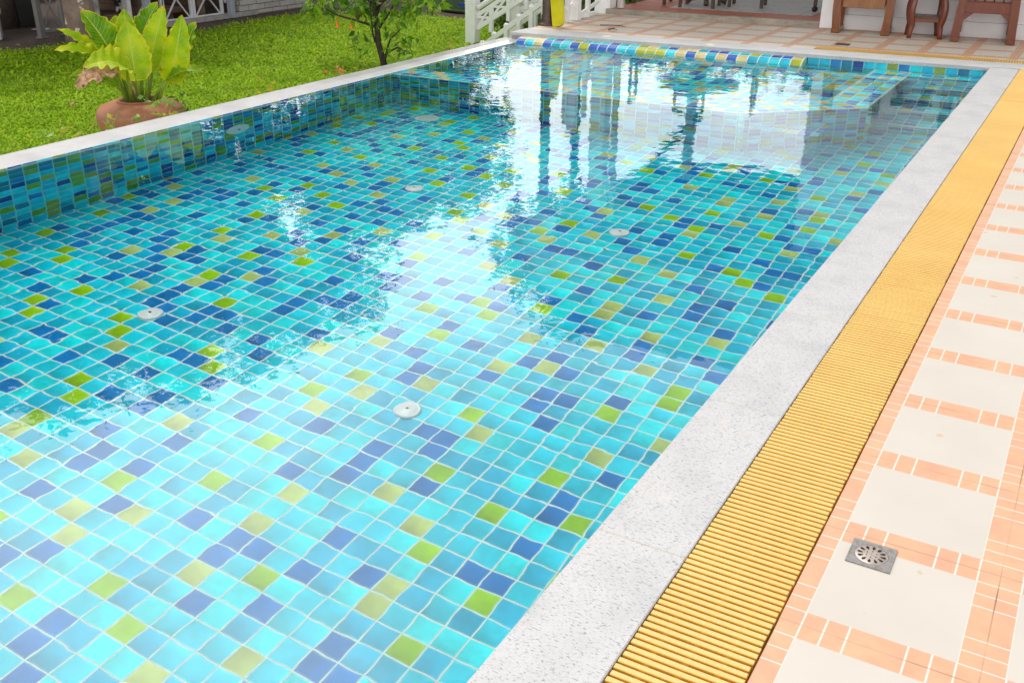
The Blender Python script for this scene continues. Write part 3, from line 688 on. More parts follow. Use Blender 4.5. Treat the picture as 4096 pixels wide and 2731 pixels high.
tree('shade_tree', -6.75, 12.9, 5, (-5.75, 11.0, 3.5), (0.85, 0.9, 0.95), 'slim tree behind the stairs beside the house roof, mirrored in the pool', ([(-6.75, 12.9, ZL-0.05), (-6.7, 12.6, 1.0), (-6.4, 12.0, 2.7)], [0.10, 0.08, 0.06]), M_bark, 6, 60, 55, 0.13, group=GT)
# small flowering tree beside the pool
TS = wz(1543, 285, ZL)
def pt(u, v, dd=0.0): return wy(u, v, TS[1]+dd)
t = empty('flowering_tree', tuple(TS), 'slim young tree with drooping leaves and orange flowers beside the pool kerb', 'tree')
b = MB()
trunk_px = [(1543, 290), (1532, 240), (1515, 180), (1508, 110), (1500, 50), (1492, -20), (1490, -140), (1485, -260)]
b.tube([pt(u, v) for u, v in trunk_px], [0.040, 0.036, 0.033, 0.031, 0.028, 0.024, 0.018, 0.012], 12)
BR = [([(1508, 110), (1440, 88), (1350, 62), (1300, 35), (1265, -20)], -0.1), ([(1512, 120), (1545, 70), (1570, 30), (1600, -40), (1640, -120)], 0.1), ([(1520, 190), (1500, 165), (1490, 130), (1485, 60), (1470, -60)], -0.15), ([(1505, 70), (1520, 20), (1530, -60), (1560, -180)], 0.2), ([(1498, 30), (1450, -30), (1390, -90), (1330, -120)], 0.15),
      ([(1533, 250), (1545, 215), (1590, 190), (1640, 215)], -0.12), ([(1545, 285), (1540, 240), (1548, 200), (1560, 160), (1600, 120)], -0.2), ([(1500, 40), (1600, -60), (1700, -90), (1770, -40)], 0.1)]
for pp, dd in BR:
    m_ = len(pp); b.tube([pt(u, v, dd*i/m_) for i, (u, v) in enumerate(pp)], [0.016*(1-0.75*i/m_) for i in range(m_)], 7)
b.build('trunk', M_barkd, t, True)
rng = np.random.default_rng(5)
cl_px = [(1255, 10), (1285, 0), (1262, 40), (1310, 25), (1330, -20), (1400, -10), (1340, 0), (1405, 20), (1430, 45), (1460, 40), (1445, 5), (1490, 20), (1550, 30), (1590, 10), (1610, 40), (1640, 5), (1530, 70), (1575, 90), (1470, 75), (1610, 110), (1560, 130), (1700, 0), (1735, 10), (1680, 15), (1665, 35), (1760, 0), (1630, 70), (1590, 60), (1625, 85),
         (1560, 150), (1590, 165), (1620, 185), (1580, 205), (1640, 215), (1550, 220), (1600, 235), (1465, 150), (1455, 170), (1475, 205), (1500, 200), (1460, 190), (1520, 100), (1640, 170), (1655, 200), (1575, 245), (1480, 115), (1420, 140), (1615, 140), (1560, 180)]
cl_px = [(1480+(u-1500)*0.9 if (u < 1500 and 140 < v) else u, v) for u, v in cl_px]
cl_px = [q for i, q in enumerate(cl_px) if q[1] < 60 or i % 5 < 3]
cs = [pt(u+rng.normal(0, 6), v, rng.uniform(-0.25, 0.25)) for u, v in cl_px for _ in range(2 if v < 45 else 1)]
for k in range(150):
    cs.append(pt(1500+rng.normal(0, 140), rng.uniform(-420, -20), rng.uniform(-0.5, 0.5)))
V, F = leaf_cloud(cs, 0.105, 9, (0.06, 0.06, 0.05), rng, droop=0.75, aspect=0.42)
M_sleaf = island_mat('young_leaf', [(0, (0.05, 0.16, 0.008)), (0.4, (0.13, 0.30, 0.01)), (0.75, (0.28, 0.46, 0.015)), (1, (0.44, 0.58, 0.10))], 0.35, 0.4)
leafmesh('crown', V, F, M_sleaf, t)
M_orange = simple('orange_petal', (0.85, 0.22, 0.02), 0.5, 0.15)
for u, v in ((1350, 95), (1406, 98)):
    p = pt(u, v, -0.05); q = MB(); q.lathe((p[0], p[1], p[2]-0.03), [(0.006, 0.07), (0.012, 0.05), (0.016, 0.02), (0.022, 0.0), (0.034, -0.012)], 10)
    q.tube([(p[0], p[1], p[2]+0.04), (p[0]+0.02, p[1], p[2]+0.09)], 0.003, 5); q.build('flower', M_orange, t, True)

# ------------------------------------------------------------------ potted plant
PC = wz(583, 566, ZL); px0, py0 = PC[0], PC[1]
vd = np.array((px0-CAM[0], py0-CAM[1], 0)); vd /= np.linalg.norm(vd)                  # away from the camera
def pp(u, v, dd=0.0):                       # point on the upright plane through the pot, dd metres nearer the camera
    d = ray(u, v); k = ((np.array((px0, py0, 0))-CAM-vd*dd) @ vd)/(d @ vd); return CAM+d*k
rimL, rimR = pp(488, 398), pp(668, 396); rr = np.linalg.norm(rimR-rimL)/2; rb = np.linalg.norm(pp(405, 455)-pp(768, 452))/2
zrim = (rimL[2]+rimR[2])/2; hp = zrim-ZL
def terracotta():
    m, nt = newmat('terracotta'); p = pos(nt); n = noise(nt, p, 3.0, 5.0, 0.6); z = N(nt, 'ShaderNodeSeparateXYZ', {0: p}).outputs[2]
    st = noise(nt, N(nt, 'ShaderNodeMapping', {'Vector': p, 'Scale': (1.5, 1.5, 14)}).outputs[0], 1.0, 4.0)
    c = ramp(nt, n, [(0.3, (0.34, 0.125, 0.060)), (0.7, (0.50, 0.20, 0.10))])
    c = mixc(nt, mth(nt, 'MULTIPLY', sstep(nt, st, 0.5, 0.7), 0.55), c, c4((0.27, 0.115, 0.085)))
    finish(nt, c, 0.6, n, 0.15, 0.01); return m
t = empty('plant_pot', (px0, py0, ZL), 'round terracotta pot standing on the lawn behind the pool kerb', 'pot')
q = MB(); q.lathe((px0, py0, ZL), [(rb*0.62, 0), (rb*0.80, hp*0.16), (rb*0.95, hp*0.38), (rb*1.01, hp*0.56), (rb*1.0, hp*0.72), (rb*0.92, hp*0.85), (rb*0.74, hp*0.93), (rr*1.06, hp*0.965), (rr*0.97, hp*0.975), (rr*0.97, hp*0.985), (rr*1.03, hp*0.99), (rr*1.05, hp*1.0), (rr*1.02, hp*1.012), (rr*0.92, hp*1.01), (rr*0.9, hp*0.93)], 56)
q.build('body', terracotta(), t, True)
q = MB(); q.disc((px0, py0, ZL+hp*0.93), rr*0.92); q.build('soil', M_earth, t)

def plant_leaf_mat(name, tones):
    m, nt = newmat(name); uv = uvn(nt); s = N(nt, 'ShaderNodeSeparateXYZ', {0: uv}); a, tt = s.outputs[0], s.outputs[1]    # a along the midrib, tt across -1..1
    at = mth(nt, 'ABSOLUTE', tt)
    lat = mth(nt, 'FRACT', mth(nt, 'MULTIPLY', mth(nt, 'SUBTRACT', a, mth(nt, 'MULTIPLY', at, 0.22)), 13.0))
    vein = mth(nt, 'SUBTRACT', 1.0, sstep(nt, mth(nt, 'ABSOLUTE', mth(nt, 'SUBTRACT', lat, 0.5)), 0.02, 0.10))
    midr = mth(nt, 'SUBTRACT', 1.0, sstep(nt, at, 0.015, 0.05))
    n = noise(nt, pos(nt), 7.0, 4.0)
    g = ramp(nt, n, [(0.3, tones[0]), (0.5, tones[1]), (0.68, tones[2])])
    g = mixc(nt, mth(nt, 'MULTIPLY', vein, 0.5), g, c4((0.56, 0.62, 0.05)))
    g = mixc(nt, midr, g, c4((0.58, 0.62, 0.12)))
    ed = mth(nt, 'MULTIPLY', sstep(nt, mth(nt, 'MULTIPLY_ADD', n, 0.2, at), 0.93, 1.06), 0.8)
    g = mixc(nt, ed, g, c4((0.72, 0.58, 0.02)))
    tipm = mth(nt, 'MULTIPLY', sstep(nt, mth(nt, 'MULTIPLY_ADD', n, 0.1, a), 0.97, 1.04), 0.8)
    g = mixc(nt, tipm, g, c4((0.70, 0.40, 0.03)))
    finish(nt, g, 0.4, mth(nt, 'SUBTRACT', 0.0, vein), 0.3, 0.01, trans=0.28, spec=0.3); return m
M_big = plant_leaf_mat('lit_yellow_leaf', ((0.22, 0.42, 0.002), (0.38, 0.56, 0.003), (0.60, 0.66, 0.004)))  # yellow tone for the leaves meant to look lit
M_shade_leaf = plant_leaf_mat('shaded_green_leaf', ((0.07, 0.22, 0.003), (0.16, 0.36, 0.004), (0.34, 0.50, 0.004)))  # darker green painted in as shade on leaves turned from the light
M_brown = simple('withered_leaf', (0.66, 0.40, 0.25), 0.8, 0.5, 22, 0.5)
M_stalk = simple('stalk', (0.22, 0.33, 0.03), 0.45, 0.3, 12)
def big_leaf(base, tip, width, face, curl=0.12, fold=0.35, wav=0.05, nw=5.0, ph=0.0, heart=0.25, corr=0.011):
    """base/tip world points, face = direction the upper side looks"""
    base, tip = np.array(base), np.array(tip); ax = tip-base; L = np.linalg.norm(ax); ax = ax/L
    f = np.array(face, float); f -= ax*(f @ ax); f /= np.linalg.norm(f); sd = np.cross(ax, f)
    ns, ntt = 66, 13; V = []; UV = []
    for i in range(ns):
        a = i/(ns-1)
        prof_ = (a**0.33*(1-a)**0.72)/0.525 if 0 < a < 1 else 0.0
        hw = width/2*max(prof_, 0.02)*1.04
        for j in range(ntt):
            tv = -1+2*j/(ntt-1)
            back = -heart*L*abs(tv)**1.4*max(0, 1-a*2.6)*0.5
            ripple = 1.25*wav*width*math.sin(a*nw*2*math.pi+ph+1.3*tv)*abs(tv)**1.7*(0.35+math.sin(math.pi*a))
            edgej = 1+0.075*math.sin(a*nw*3.1*math.pi+ph*2+tv)*math.sin(a*nw*1.37+ph)
            p = base+ax*(a*L+back)+sd*tv*hw*math.cos(fold*abs(tv)*0.9)*edgej+f*(abs(tv)*hw*math.sin(fold)+curl*L*math.sin(math.pi*a)-curl*L*0.9*a*a+ripple+corr*L*math.cos(2*math.pi*11*(a-0.24*abs(tv)))*min(1, 3*abs(tv))*(1-a))
            V.append(p); UV.append((a, tv))
    F = [(i*ntt+j, i*ntt+j+1, (i+1)*ntt+j+1, (i+1)*ntt+j) for i in range(ns-1) for j in range(ntt-1)]
    return np.array(V), np.array(F), np.array(UV)
K = 1000/2351.0
def cp(x, y, dd): return pp(x*K, y*K, dd)
toc = -vd+np.array((0, 0, 0.35)); upc = np.array((0, 0, 1.0))-vd*0.5
pl = empty('potted_plant', (px0, py0, ZL+hp*0.93), 'big leaved yellow green plant growing in the terracotta pot', 'plant')
sidev = np.cross(vd, (0, 0, 1.0))
LV = [  # junction, depth, tip, depth, width(px in crop), facing, curl, fold, wav, root(crop)
 ((1060, 520), 0.0, (768, 92), 0.02, 290, toc+sidev*0.5, 0.06, 0.5, 0.03, (1235, 935)),
 ((1120, 330), -0.22, (1085, 148), -0.22, 170, toc, 0.04, 0.4, 0.05, (1280, 930)),
 ((1200, 440), -0.12, (1166, 88), -0.10, 195, toc, 0.05, 0.4, 0.05, (1290, 935)),
 ((1272, 705), 0.16, (1192, 205), 0.10, 300, toc, 0.05, 0.25, 0.03, (1320, 940)),
 ((1300, 420), -0.18, (1478, 15), -0.18, 200, toc-sidev*0.6, 0.03, 0.6, 0.06, (1340, 930)),
 ((1405, 610), 0.0, (1535, 55), 0.0, 215, toc-sidev*0.2, 0.02, 0.35, 0.03, (1372, 940)),
 ((1618, 715), 0.05, (1712, 145), 0.06, 245, toc+sidev*0.1, 0.03, 0.55, 0.04, (1430, 935)),
 ((1690, 640), -0.08, (1835, 205), -0.06, 230, toc-sidev*0.9, 0.03, 0.5, 0.05, (1450, 930)),
 ((1590, 745), 0.08, (1897, 645), 0.12, 190, upc, 0.14, 0.4, 0.06, (1480, 938)),
 ((890, 500), 0.0, (540, 268), 0.0, 150, upc+sidev*0.3, 0.03, 0.6, 0.04, (1225, 935)),
 ((985, 540), 0.05, (508, 458), 0.08, 170, upc, 0.06, 0.5, 0.045, (1215, 938)),
 ((1190, 650), 0.24, (800, 590), 0.38, 290, upc+toc*0.3, 0.16, 0.4, 0.05, (1240, 940)),
 ((1080, 810), 0.12, (655, 692), 0.16, 200, upc, 0.10, 0.45, 0.05, (1205, 940)),
 ((1470, 500), -0.25, (1505, 320), -0.25, 120, toc, 0.03, 0.4, 0.05, (1385, 930)),
]
for i, (j, dj, tp, dt, wp, fc, cu, fo, wv, root) in enumerate(LV):
    J, T_ = cp(*j, dj), cp(*tp, dt); width = wp*K/FPX*np.linalg.norm(J-CAM)
    V, F, UV = big_leaf(J, T_, width, fc, cu, fo, wv, 4.5+0.4*(i % 3), i*1.7)
    lf = leafmesh('leaf', V, F, M_shade_leaf if i in (0, 1, 2, 4, 7, 8, 12, 13) else M_big, pl, True, UV)
    R_ = cp(root[0], root[1], dj*0.35); R_[2] -= 0.03; mid = (np.array(R_)*0.5+np.array(J)*0.5)+np.array((0, 0, 0.03))
    q = MB(); q.tube([R_, mid, J, J+(T_-J)*0.12], [0.017, 0.012, 0.008, 0.004], 8); q.build('stalk', M_stalk, lf, True)
# withered, hanging leaf
J, T_ = cp(1060, 690, 0.24), cp(712, 800, 0.34)
V, F, UV = big_leaf(J, T_, 235*K/FPX*np.linalg.norm(J-CAM), toc-sidev*0.2+np.array((0, 0, 0.4)), 0.20, 0.7, 0.09, 3.4, 0.7, 0.3)
V = V+RNG.normal(0, 0.004, V.shape)
lf = leafmesh('leaf', V, F, M_brown, pl, True, UV); lf['label'] = 'brown withered leaf hanging over the pot'
q = MB(); q.tube([cp(1300, 940, 0.05), cp(1240, 800, 0.08), cp(1205, 705, 0.08)], [0.012, 0.008, 0.003], 7); q.build('dead_stalk', M_brown, pl, True)

# low sprigs growing along the outside of the kerb
SPR = [(655, 440, 0.16, 'g', 'green leafy sprig in front of the terracotta pot'), (690, 452, 0.10, 'y', 'yellow tipped sprig at the right foot of the pot'), (762, 425, 0.10, 'd', 'dark thin sprig rising beside the pot'), (530, 490, 0.18, 'g', 'green sprig leaning on the kerb left of centre of the pot'),
       (420, 505, 0.14, 'o', 'orange tinged sprig at the left foot of the pot'), (205, 560, 0.16, 'g', 'pale green sprig against the kerb left of the pot'), (275, 545, 0.12, 'y', 'small thin sprig between the kerb and the lawn, left of the pot'),
       (1085, 368, 0.10, 'y', 'yellow sprig on the kerb between pot and young tree'), (1330, 305, 0.10, 'r', 'red tipped flower sprig on the kerb left of the young tree'), (1400, 295, 0.12, 'y', 'yellow green sprig just left of the young tree'), (1600, 255, 0.14, 'g', 'green sprig right of the young tree trunk'), (1770, 210, 0.14, 'r', 'reddish sprig on the kerb before the stair post')]
ML = {'g': island_mat('sprig_green', [(0, (0.10, 0.26, 0.02)), (1, (0.30, 0.48, 0.08))], 0.4, 0.4), 'y': island_mat('sprig_yellow', [(0, (0.40, 0.40, 0.03)), (1, (0.62, 0.50, 0.05))], 0.4, 0.4), 'o': island_mat('sprig_orange', [(0, (0.50, 0.22, 0.02)), (0.5, (0.50, 0.45, 0.04)), (1, (0.2, 0.3, 0.02))], 0.4, 0.4), 'd': island_mat('sprig_dark', [(0, (0.02, 0.06, 0.01)), (1, (0.10, 0.2, 0.02))], 0.4, 0.3), 'r': island_mat('sprig_red', [(0, (0.10, 0.22, 0.02)), (0.6, (0.25, 0.35, 0.03)), (0.8, (0.65, 0.10, 0.04)), (1, (0.7, 0.2, 0.1))], 0.4, 0.35)}
for k, (u, v, hh, kd, lb) in enumerate(SPR):
    p = wx(u, v, -5.36); rng = np.random.default_rng(40+k); z0 = ZL
    t = empty('leafy_sprig', (p[0], p[1], ZL), lb, 'plant', 'sprigs along the pool kerb')
    q = MB(); ct = []
    for s_ in range(3):
        e = np.array(p)+np.array((rng.normal(0, 0.05), rng.normal(0, 0.09), rng.uniform(-0.05, 0.06)+hh*0.3))
        q.tube([(p[0], p[1], ZL), (p[0], p[1], p[2]-0.12), e], [0.005, 0.004, 0.002], 5); ct += [e, e*0.7+np.array((p[0], p[1], p[2]-0.1))*0.3, e*0.4+np.array((p[0], p[1], p[2]-0.12))*0.6]
    q.build('stem', M_stalk, t)
    V, F = leaf_cloud(ct, 0.062, 2, (0.02, 0.02, 0.018), rng, droop=-0.2, aspect=0.42); leafmesh('leaves', V, F, ML[kd], t)

# ------------------------------------------------------------------ animal pen with white gates
XG = -11.45
def gy_(u, v): return wx(u, v, XG)
def brick(name, c1, c2, mort, sx, sz):
    m, nt = newmat(name); p = pos(nt); s = N(nt, 'ShaderNodeSeparateXYZ', {0: p})
    uv = N(nt, 'ShaderNodeCombineXYZ', {0: mth(nt, 'MULTIPLY_ADD', noise(nt, p, 3.0), 0.03, s.outputs[1]), 1: mth(nt, 'MULTIPLY_ADD', noise(nt, p, 4.0), 0.02, s.outputs[2])}).outputs[0]
    b = N(nt, 'ShaderNodeTexBrick', {'Vector': uv, 'Color1': c4(c1), 'Color2': c4(c2), 'Mortar': c4(mort), 'Scale': 1.0, 'Mortar Size': 0.006, 'Brick Width': sx, 'Row Height': sz, 'Bias': 0.0})
    n = noise(nt, p, 8.0, 5.0, 0.65)
    c = mixc(nt, mth(nt, 'MULTIPLY', n, 0.6), b.outputs[0], c4(tuple(x*0.45 for x in c1)))
    finish(nt, c, 0.9, mth(nt, 'SUBTRACT', n, b.outputs[1]), 0.5, 0.02); return m
M_oldbrick = brick('old_brick', (0.16, 0.095, 0.065), (0.24, 0.15, 0.10), (0.12, 0.09, 0.07), 0.26, 0.10)
M_whitebrick = brick('white_stone', (0.50, 0.46, 0.42), (0.62, 0.58, 0.53), (0.12, 0.10, 0.08), 0.36, 0.085)
q = MB(); q.box((XG-1.25, 10.1, ZL+0.62), (0.16, 3.6, 1.3))
for y in (8.5, 9.6, 11.5): q.box((XG-0.62, y, ZL+0.45), (1.1, 0.14, 0.95))
tag(q.build('pen_wall', M_oldbrick), 'old brown brick wall of the animal pen behind the white gates', 'wall')
y0, y1 = gy_(600, 130)[1], gy_(950, 75)[1]
q = MB(); q.box((XG+0.06, (y0+y1)/2-0.2, ZL+0.03), (0.18, y1-y0+1.0, 0.06)); q.build('kerb_strip', M_conc)['kind'] = 'structure'
ya, yz = gy_(945, 60)[1], gy_(1235, 30)[1]
q = MB(); q.box((XG-0.05, (ya+yz)/2, ZL+0.19), (0.28, yz-ya, 0.40), ch=0.02)
tag(q.build('stone_wall', M_whitebrick), 'low white painted stone wall under the last gates', 'wall')
q = MB(); q.box((XG-0.03, (gy_(1068, 40)[1]+gy_(1165, 20)[1])/2+0.1, ZL+0.85), (0.06, gy_(1165, 20)[1]-gy_(1068, 40)[1]+0.25, 0.86), ch=0.01)
tag(q.build('dark_panel', simple('dark_panel', (0.03, 0.03, 0.035), 0.5)), 'dark grey panel standing on the white stone wall', 'panel')
def gate(ua, ub, zb, zt, label, X=XG, mt=None):
    mt = mt or M_whitemetal; a, b = wx(*ua, X)[1], wx(*ub, X)[1]; t = empty('metal_gate', (X, (a+b)/2, ZL), label, 'gate', 'white cross braced gates')
    q = MB(); x = X
    for y in (a, b): q.beam((x, y, zb-0.03), (x, y, zt), 0.045, 0.045, 0.004)
    for z in (zb, zt): q.beam((x, a+0.023, z), (x, b-0.023, z), 0.036, 0.036, 0.004)
    q.build('frame', mt, t); q = MB()
    q.beam((x+0.004, a+0.02, zb), (x+0.004, b-0.02, zt), 0.018, 0.018, up=(1, 0, 0)); q.beam((x-0.016, a+0.02, zt), (x-0.016, b-0.02, zb), 0.018, 0.018, up=(1, 0, 0))
    q.build('brace', mt, t); return t
gate((162, 88), (252, 82), ZL+0.08, ZL+0.72, 'dull grey cross braced gate in the deep shade left of the lichen trunk', XG-0.4, simple('dull_metal', (0.22, 0.21, 0.20), 0.7))
gate((530, 128), (655, 104), ZL+0.06, ZL+0.66, 'white cross braced gate right behind the potted plant leaves')
gate((659, 103), (770, 88), ZL+0.06, ZL+0.66, 'white cross braced gate between two double posts, fully in view')
gate((780, 86), (890, 64), ZL+0.06, ZL+0.66, 'white cross braced gate left of the second grey blue post')
gate((906, 50), (952, 40), ZL+0.24, ZL+0.72, 'narrow white gate just right of the grey blue post')
gate((956, 44), (1050, 26), ZL+0.42, ZL+0.84, 'white cross braced gate standing on the stone wall')
for (u, v, lb) in ((526, 110, 'grey blue square post at the left end of the white gates'), (921, 70, 'grey blue square post between the white gates and the stone wall')):
    p = wz(u, v, ZL); q = MB(); q.beam((XG+0.09, p[1], ZL), (XG+0.09, p[1], 1.5), 0.09, 0.09, 0.006); q.beam((XG+0.09, p[1], ZL), (XG+0.09, p[1], ZL+0.012), 0.14, 0.14)
    tag(q.build('steel_post', M_greymetal), lb, 'post', 'grey blue pen posts')
for (u, v, lb) in ((158, 92, 'dull grey post leaning beside the black bin'), (258, 85, 'dull grey post beside the lichen spotted trunk')):
    p = wx(u, v, XG-0.4); q = MB(); q.beam((XG-0.4, p[1], ZL), (XG-0.4, p[1]-0.02, 1.5), 0.075, 0.075, 0.006); q.beam((XG-0.4, p[1], ZL), (XG-0.4, p[1], ZL+0.015), 0.11, 0.11)
    tag(q.build('steel_post', simple('dull_grey', (0.16, 0.15, 0.14), 0.7)), lb, 'post', 'grey blue pen posts')
# pale wall far behind on the left
q = MB(); q.box((-16.2, 8.6, 0.6), (0.2, 4.6, 2.2), ch=0.01); q.box((-16.2, 8.6, 1.73), (0.3, 4.7, 0.08), ch=0.01)
tag(q.build('garden_wall', simple('plaster', (0.50, 0.48, 0.50), 0.85, 0.1, 3)), 'pale plastered wall far back on the left behind the trunks', 'wall')
# black bin
p = wz(112, 104, ZL); t = empty('bin', (p[0], p[1], ZL), 'black open bin standing on the bare earth under the trees', 'bin')
q = MB(); q.lathe((p[0], p[1], ZL), [(0.0001, 0.0), (0.19, 0.0), (0.245, 0.52), (0.265, 0.525), (0.265, 0.55), (0.235, 0.55), (0.18, 0.03)], 4); q.v = [tuple(Matrix.Translation((p[0], p[1], 0)) @ Matrix.Rotation(rad(25), 4, 'Z') @ Vector((v[0]-p[0], v[1]-p[1], v[2]))) for v in q.v]
q.build('body', M_blackp, t)
q = MB(); q.box((p[0], p[1], ZL+0.54), (0.40, 0.02, 0.02), rz=rad(70)); q.build('handle', M_blackp, t)
# concrete table and benches
def bench(c, d, rz, label, cat='bench', h=0.42):
    t = empty('concrete_'+cat, (c[0], c[1], ZL), label, cat, None, rz)
    R_ = Matrix.Translation((c[0], c[1], ZL)) @ Matrix.Rotation(rz, 4, 'Z')
    q = MB(); q.box(None, (d[0], d[1], 0.07), ch=0.012, M4=R_ @ Matrix.Translation((0, 0, h))); q.build('top' if cat == 'table' else 'seat', M_conc, t)
    for s_ in (-1, 1):
        q = MB(); q.box(None, (d[0]*0.16, d[1]*0.8, h-0.035), ch=0.01, M4=R_ @ Matrix.Translation((s_*d[0]*0.36, 0, (h-0.035)/2))); q.build('leg', M_conc, t)
p = wz(315, 128, ZL); bench((p[0], p[1]), (0.46, 0.34), rad(51), 'grey concrete bench half hidden by the lichen spotted trunk', h=0.36)
p = wz(455, 118, ZL); bench((p[0], p[1]), (0.52, 0.50), rad(51), 'grey concrete table to the right of the lichen spotted trunk', 'table', 0.58)
p = wz(-62, 160, ZL); bench((p[0], p[1]), (0.5, 0.32), rad(51), 'pale concrete bench at the left border on the bare earth', h=0.34)
q = MB(); p = wz(164, 119, ZL); q.box((p[0], p[1], ZL+0.006), (0.20, 0.14, 0.004), rz=0.5); q.box((p[0]+0.02, p[1], ZL+0.012), (0.18, 0.12, 0.003), rz=0.62)
tag(q.build('paper', simple('paper', (0.62, 0.60, 0.66), 0.8)), 'white sheet of paper lying on the bare earth', 'paper')
# rabbits
def skin_body(name, verts, edges, radii, m, parent, root=0, sub=2):
    me = bpy.data.meshes.new(name); me.from_pydata(verts, edges, []); o = bpy.data.objects.new(name, me); COL.objects.link(o)
    md = o.modifiers.new('skin', 'SKIN'); 
    for i, r in enumerate(radii): me.skin_vertices[0].data[i].radius = (r, r)
    me.skin_vertices[0].data[root].use_root = True
    s_ = o.modifiers.new('sub', 'SUBSURF'); s_.levels = sub; s_.render_levels = sub
    dg = bpy.context.evaluated_depsgraph_get(); me2 = bpy.data.meshes.new_from_object(o.evaluated_get(dg)); bpy.data.objects.remove(o)
    me2.name = name; me2.materials.clear(); return link_mesh(name, me2, m, parent, True)
def rabbit(pos_, rz, fur, label, upright=0.0, s=1.0):
    t = empty('rabbit', pos_, label, 'rabbit', None)
    T = Matrix.Translation(pos_) @ Matrix.Rotation(rz, 4, 'Z') @ Matrix.Scale(s, 4)
    v = [(-0.13, 0, 0.10), (-0.03, 0, 0.12), (0.07, 0, 0.115+0.06*upright), (0.13, 0, 0.16+0.08*upright), (0.185, 0, 0.20+0.08*upright), (0.235, 0, 0.185+0.08*upright),
         (0.155, 0.022, 0.255+0.08*upright), (0.13, 0.03, 0.34+0.08*upright), (0.155, -0.022, 0.255+0.08*upright), (0.13, -0.03, 0.34+0.08*upright),
         (0.09, 0.035, 0.05), (0.12, 0.037, 0.012), (0.09, -0.035, 0.05), (0.12, -0.037, 0.012), (-0.08, 0.07, 0.05), (0.0, 0.08, 0.016), (-0.08, -0.07, 0.05), (0.0, -0.08, 0.016), (-0.215, 0, 0.12)]
    e = [(0, 1), (1, 2), (2, 3), (3, 4), (4, 5), (4, 6), (6, 7), (4, 8), (8, 9), (2, 10), (10, 11), (2, 12), (12, 13), (0, 14), (14, 15), (0, 16), (16, 17), (0, 18)]
    r = [0.088, 0.085, 0.062, 0.045, 0.052, 0.026, 0.018, 0.014, 0.018, 0.014, 0.024, 0.016, 0.024, 0.016, 0.045, 0.018, 0.045, 0.018, 0.03]
    skin_body('body', [tuple(T @ Vector(p)) for p in v], e, [x*s for x in r], fur, t, 1)
    for sy in (-1, 1):
        q = MB(); q.lathe(tuple(T @ Vector((0.205, sy*0.036, 0.21+0.08*upright))), [(0.0001, -0.008), (0.007, -0.004), (0.008, 0), (0.007, 0.004), (0.0001, 0.008)], 8); q.build('eye', M_blackp, t, True)
    return t
M_furw = simple('white_fur', (0.70, 0.64, 0.62), 0.9, 0.08, 60, 0.3)
def spotted():
    m, nt = newmat('spotted_fur'); n = noise(nt, pos(nt), 7.0, 1.0); finish(nt, mixc(nt, sstep(nt, n, 0.47, 0.52), c4((0.55, 0.52, 0.5)), c4((0.03, 0.027, 0.025))), 0.9, n, 0.2, 0.01); return m
p = wx(537, 46, XG-0.25); q = MB(); q.box((XG-0.45, p[1], p[2]-0.04), (0.6, 1.6, 0.08), ch=0.01); q.box((XG-0.45, p[1]-0.6, (p[2]-0.08+ZL)/2), (0.5, 0.12, p[2]-0.08-ZL)); q.box((XG-0.45, p[1]+0.6, (p[2]-0.08+ZL)/2), (0.5, 0.12, p[2]-0.08-ZL))
tag(q.build('brick_ledge', M_oldbrick), 'brown brick ledge inside the pen where the rabbits sit', 'ledge')
rabbit((XG-0.3, p[1]+0.02, p[2]), rad(60), M_furw, 'white rabbit sitting behind the gate beside the grey blue post', 0.5, 1.0)
p2 = wx(488, 30, XG-0.3); rabbit((XG-0.3, p2[1], p[2]), rad(-60), spotted(), 'black and white rabbit behind the pen post left of the white one', 0.4, 1.0)
q = MB(); 
# dark green mound and blue box near the stairs
p = wz(1800, 52, ZL); t = empty('covered_mound', (p[0], p[1]+0.6, ZL), 'dark green fabric covered mound at the edge of the lawn', 'cover')
m, nt = newmat('green_fabric'); n = noise(nt, pos(nt), 40.0, 4.0); finish(nt, ramp(nt, n, [(0.3, (0.025, 0.055, 0.02)), (0.7, (0.06, 0.11, 0.035))]), 0.9, n, 0.4, 0.01)
V = []; nu, nv = 22, 14
cx, cy = p[0]+0.15, p[1]+0.75
for i in range(nu):
    for j in range(nv):
        a = 2*math.pi*i/nu; r = 1-j/(nv-1); h = (1-r**2.6)*0.75+0.02
        V.append((cx+0.85*r*math.cos(a)*(1+0.05*math.sin(3*a)), cy+0.72*r*math.sin(a), ZL+h*(1-0.25*math.cos(a)*r)+0.015*math.sin(9*a)*r))
F = np.array([(i*nv+j, ((i+1) % nu)*nv+j, ((i+1) % nu)*nv+j+1, i*nv+j+1) for i in range(nu) for j in range(nv-1)])
leafmesh('cover', np.array(V), F, m, t, True); q = MB(); q.tube([(cx+0.86*math.cos(a), cy+0.73*math.sin(a), ZL+0.03) for a in np.linspace(0, 2*math.pi, 29)], 0.02, 6); q.build('hem', m, t, True)
p = wz(1863, 52, ZL); t = empty('blue_crate', (p[0], p[1], ZL), 'small blue plastic crate beside the green mound', 'crate'); q = MB()
for (dx_, dy_, sx_, sy_) in ((0, -.07, .16, .01), (0, .07, .16, .01), (-.08, 0, .01, .15), (.08, 0, .01, .15)): q.box((p[0]+dx_, p[1]+dy_, ZL+0.075), (sx_, sy_, 0.15))
q.box((p[0], p[1], ZL+0.01), (0.15, 0.13, 0.02)); q.box((p[0], p[1]-0.07, ZL+0.145), (0.18, 0.02, 0.02)); q.build('body', simple('blue_plastic', (0.02, 0.08, 0.38), 0.4), t)

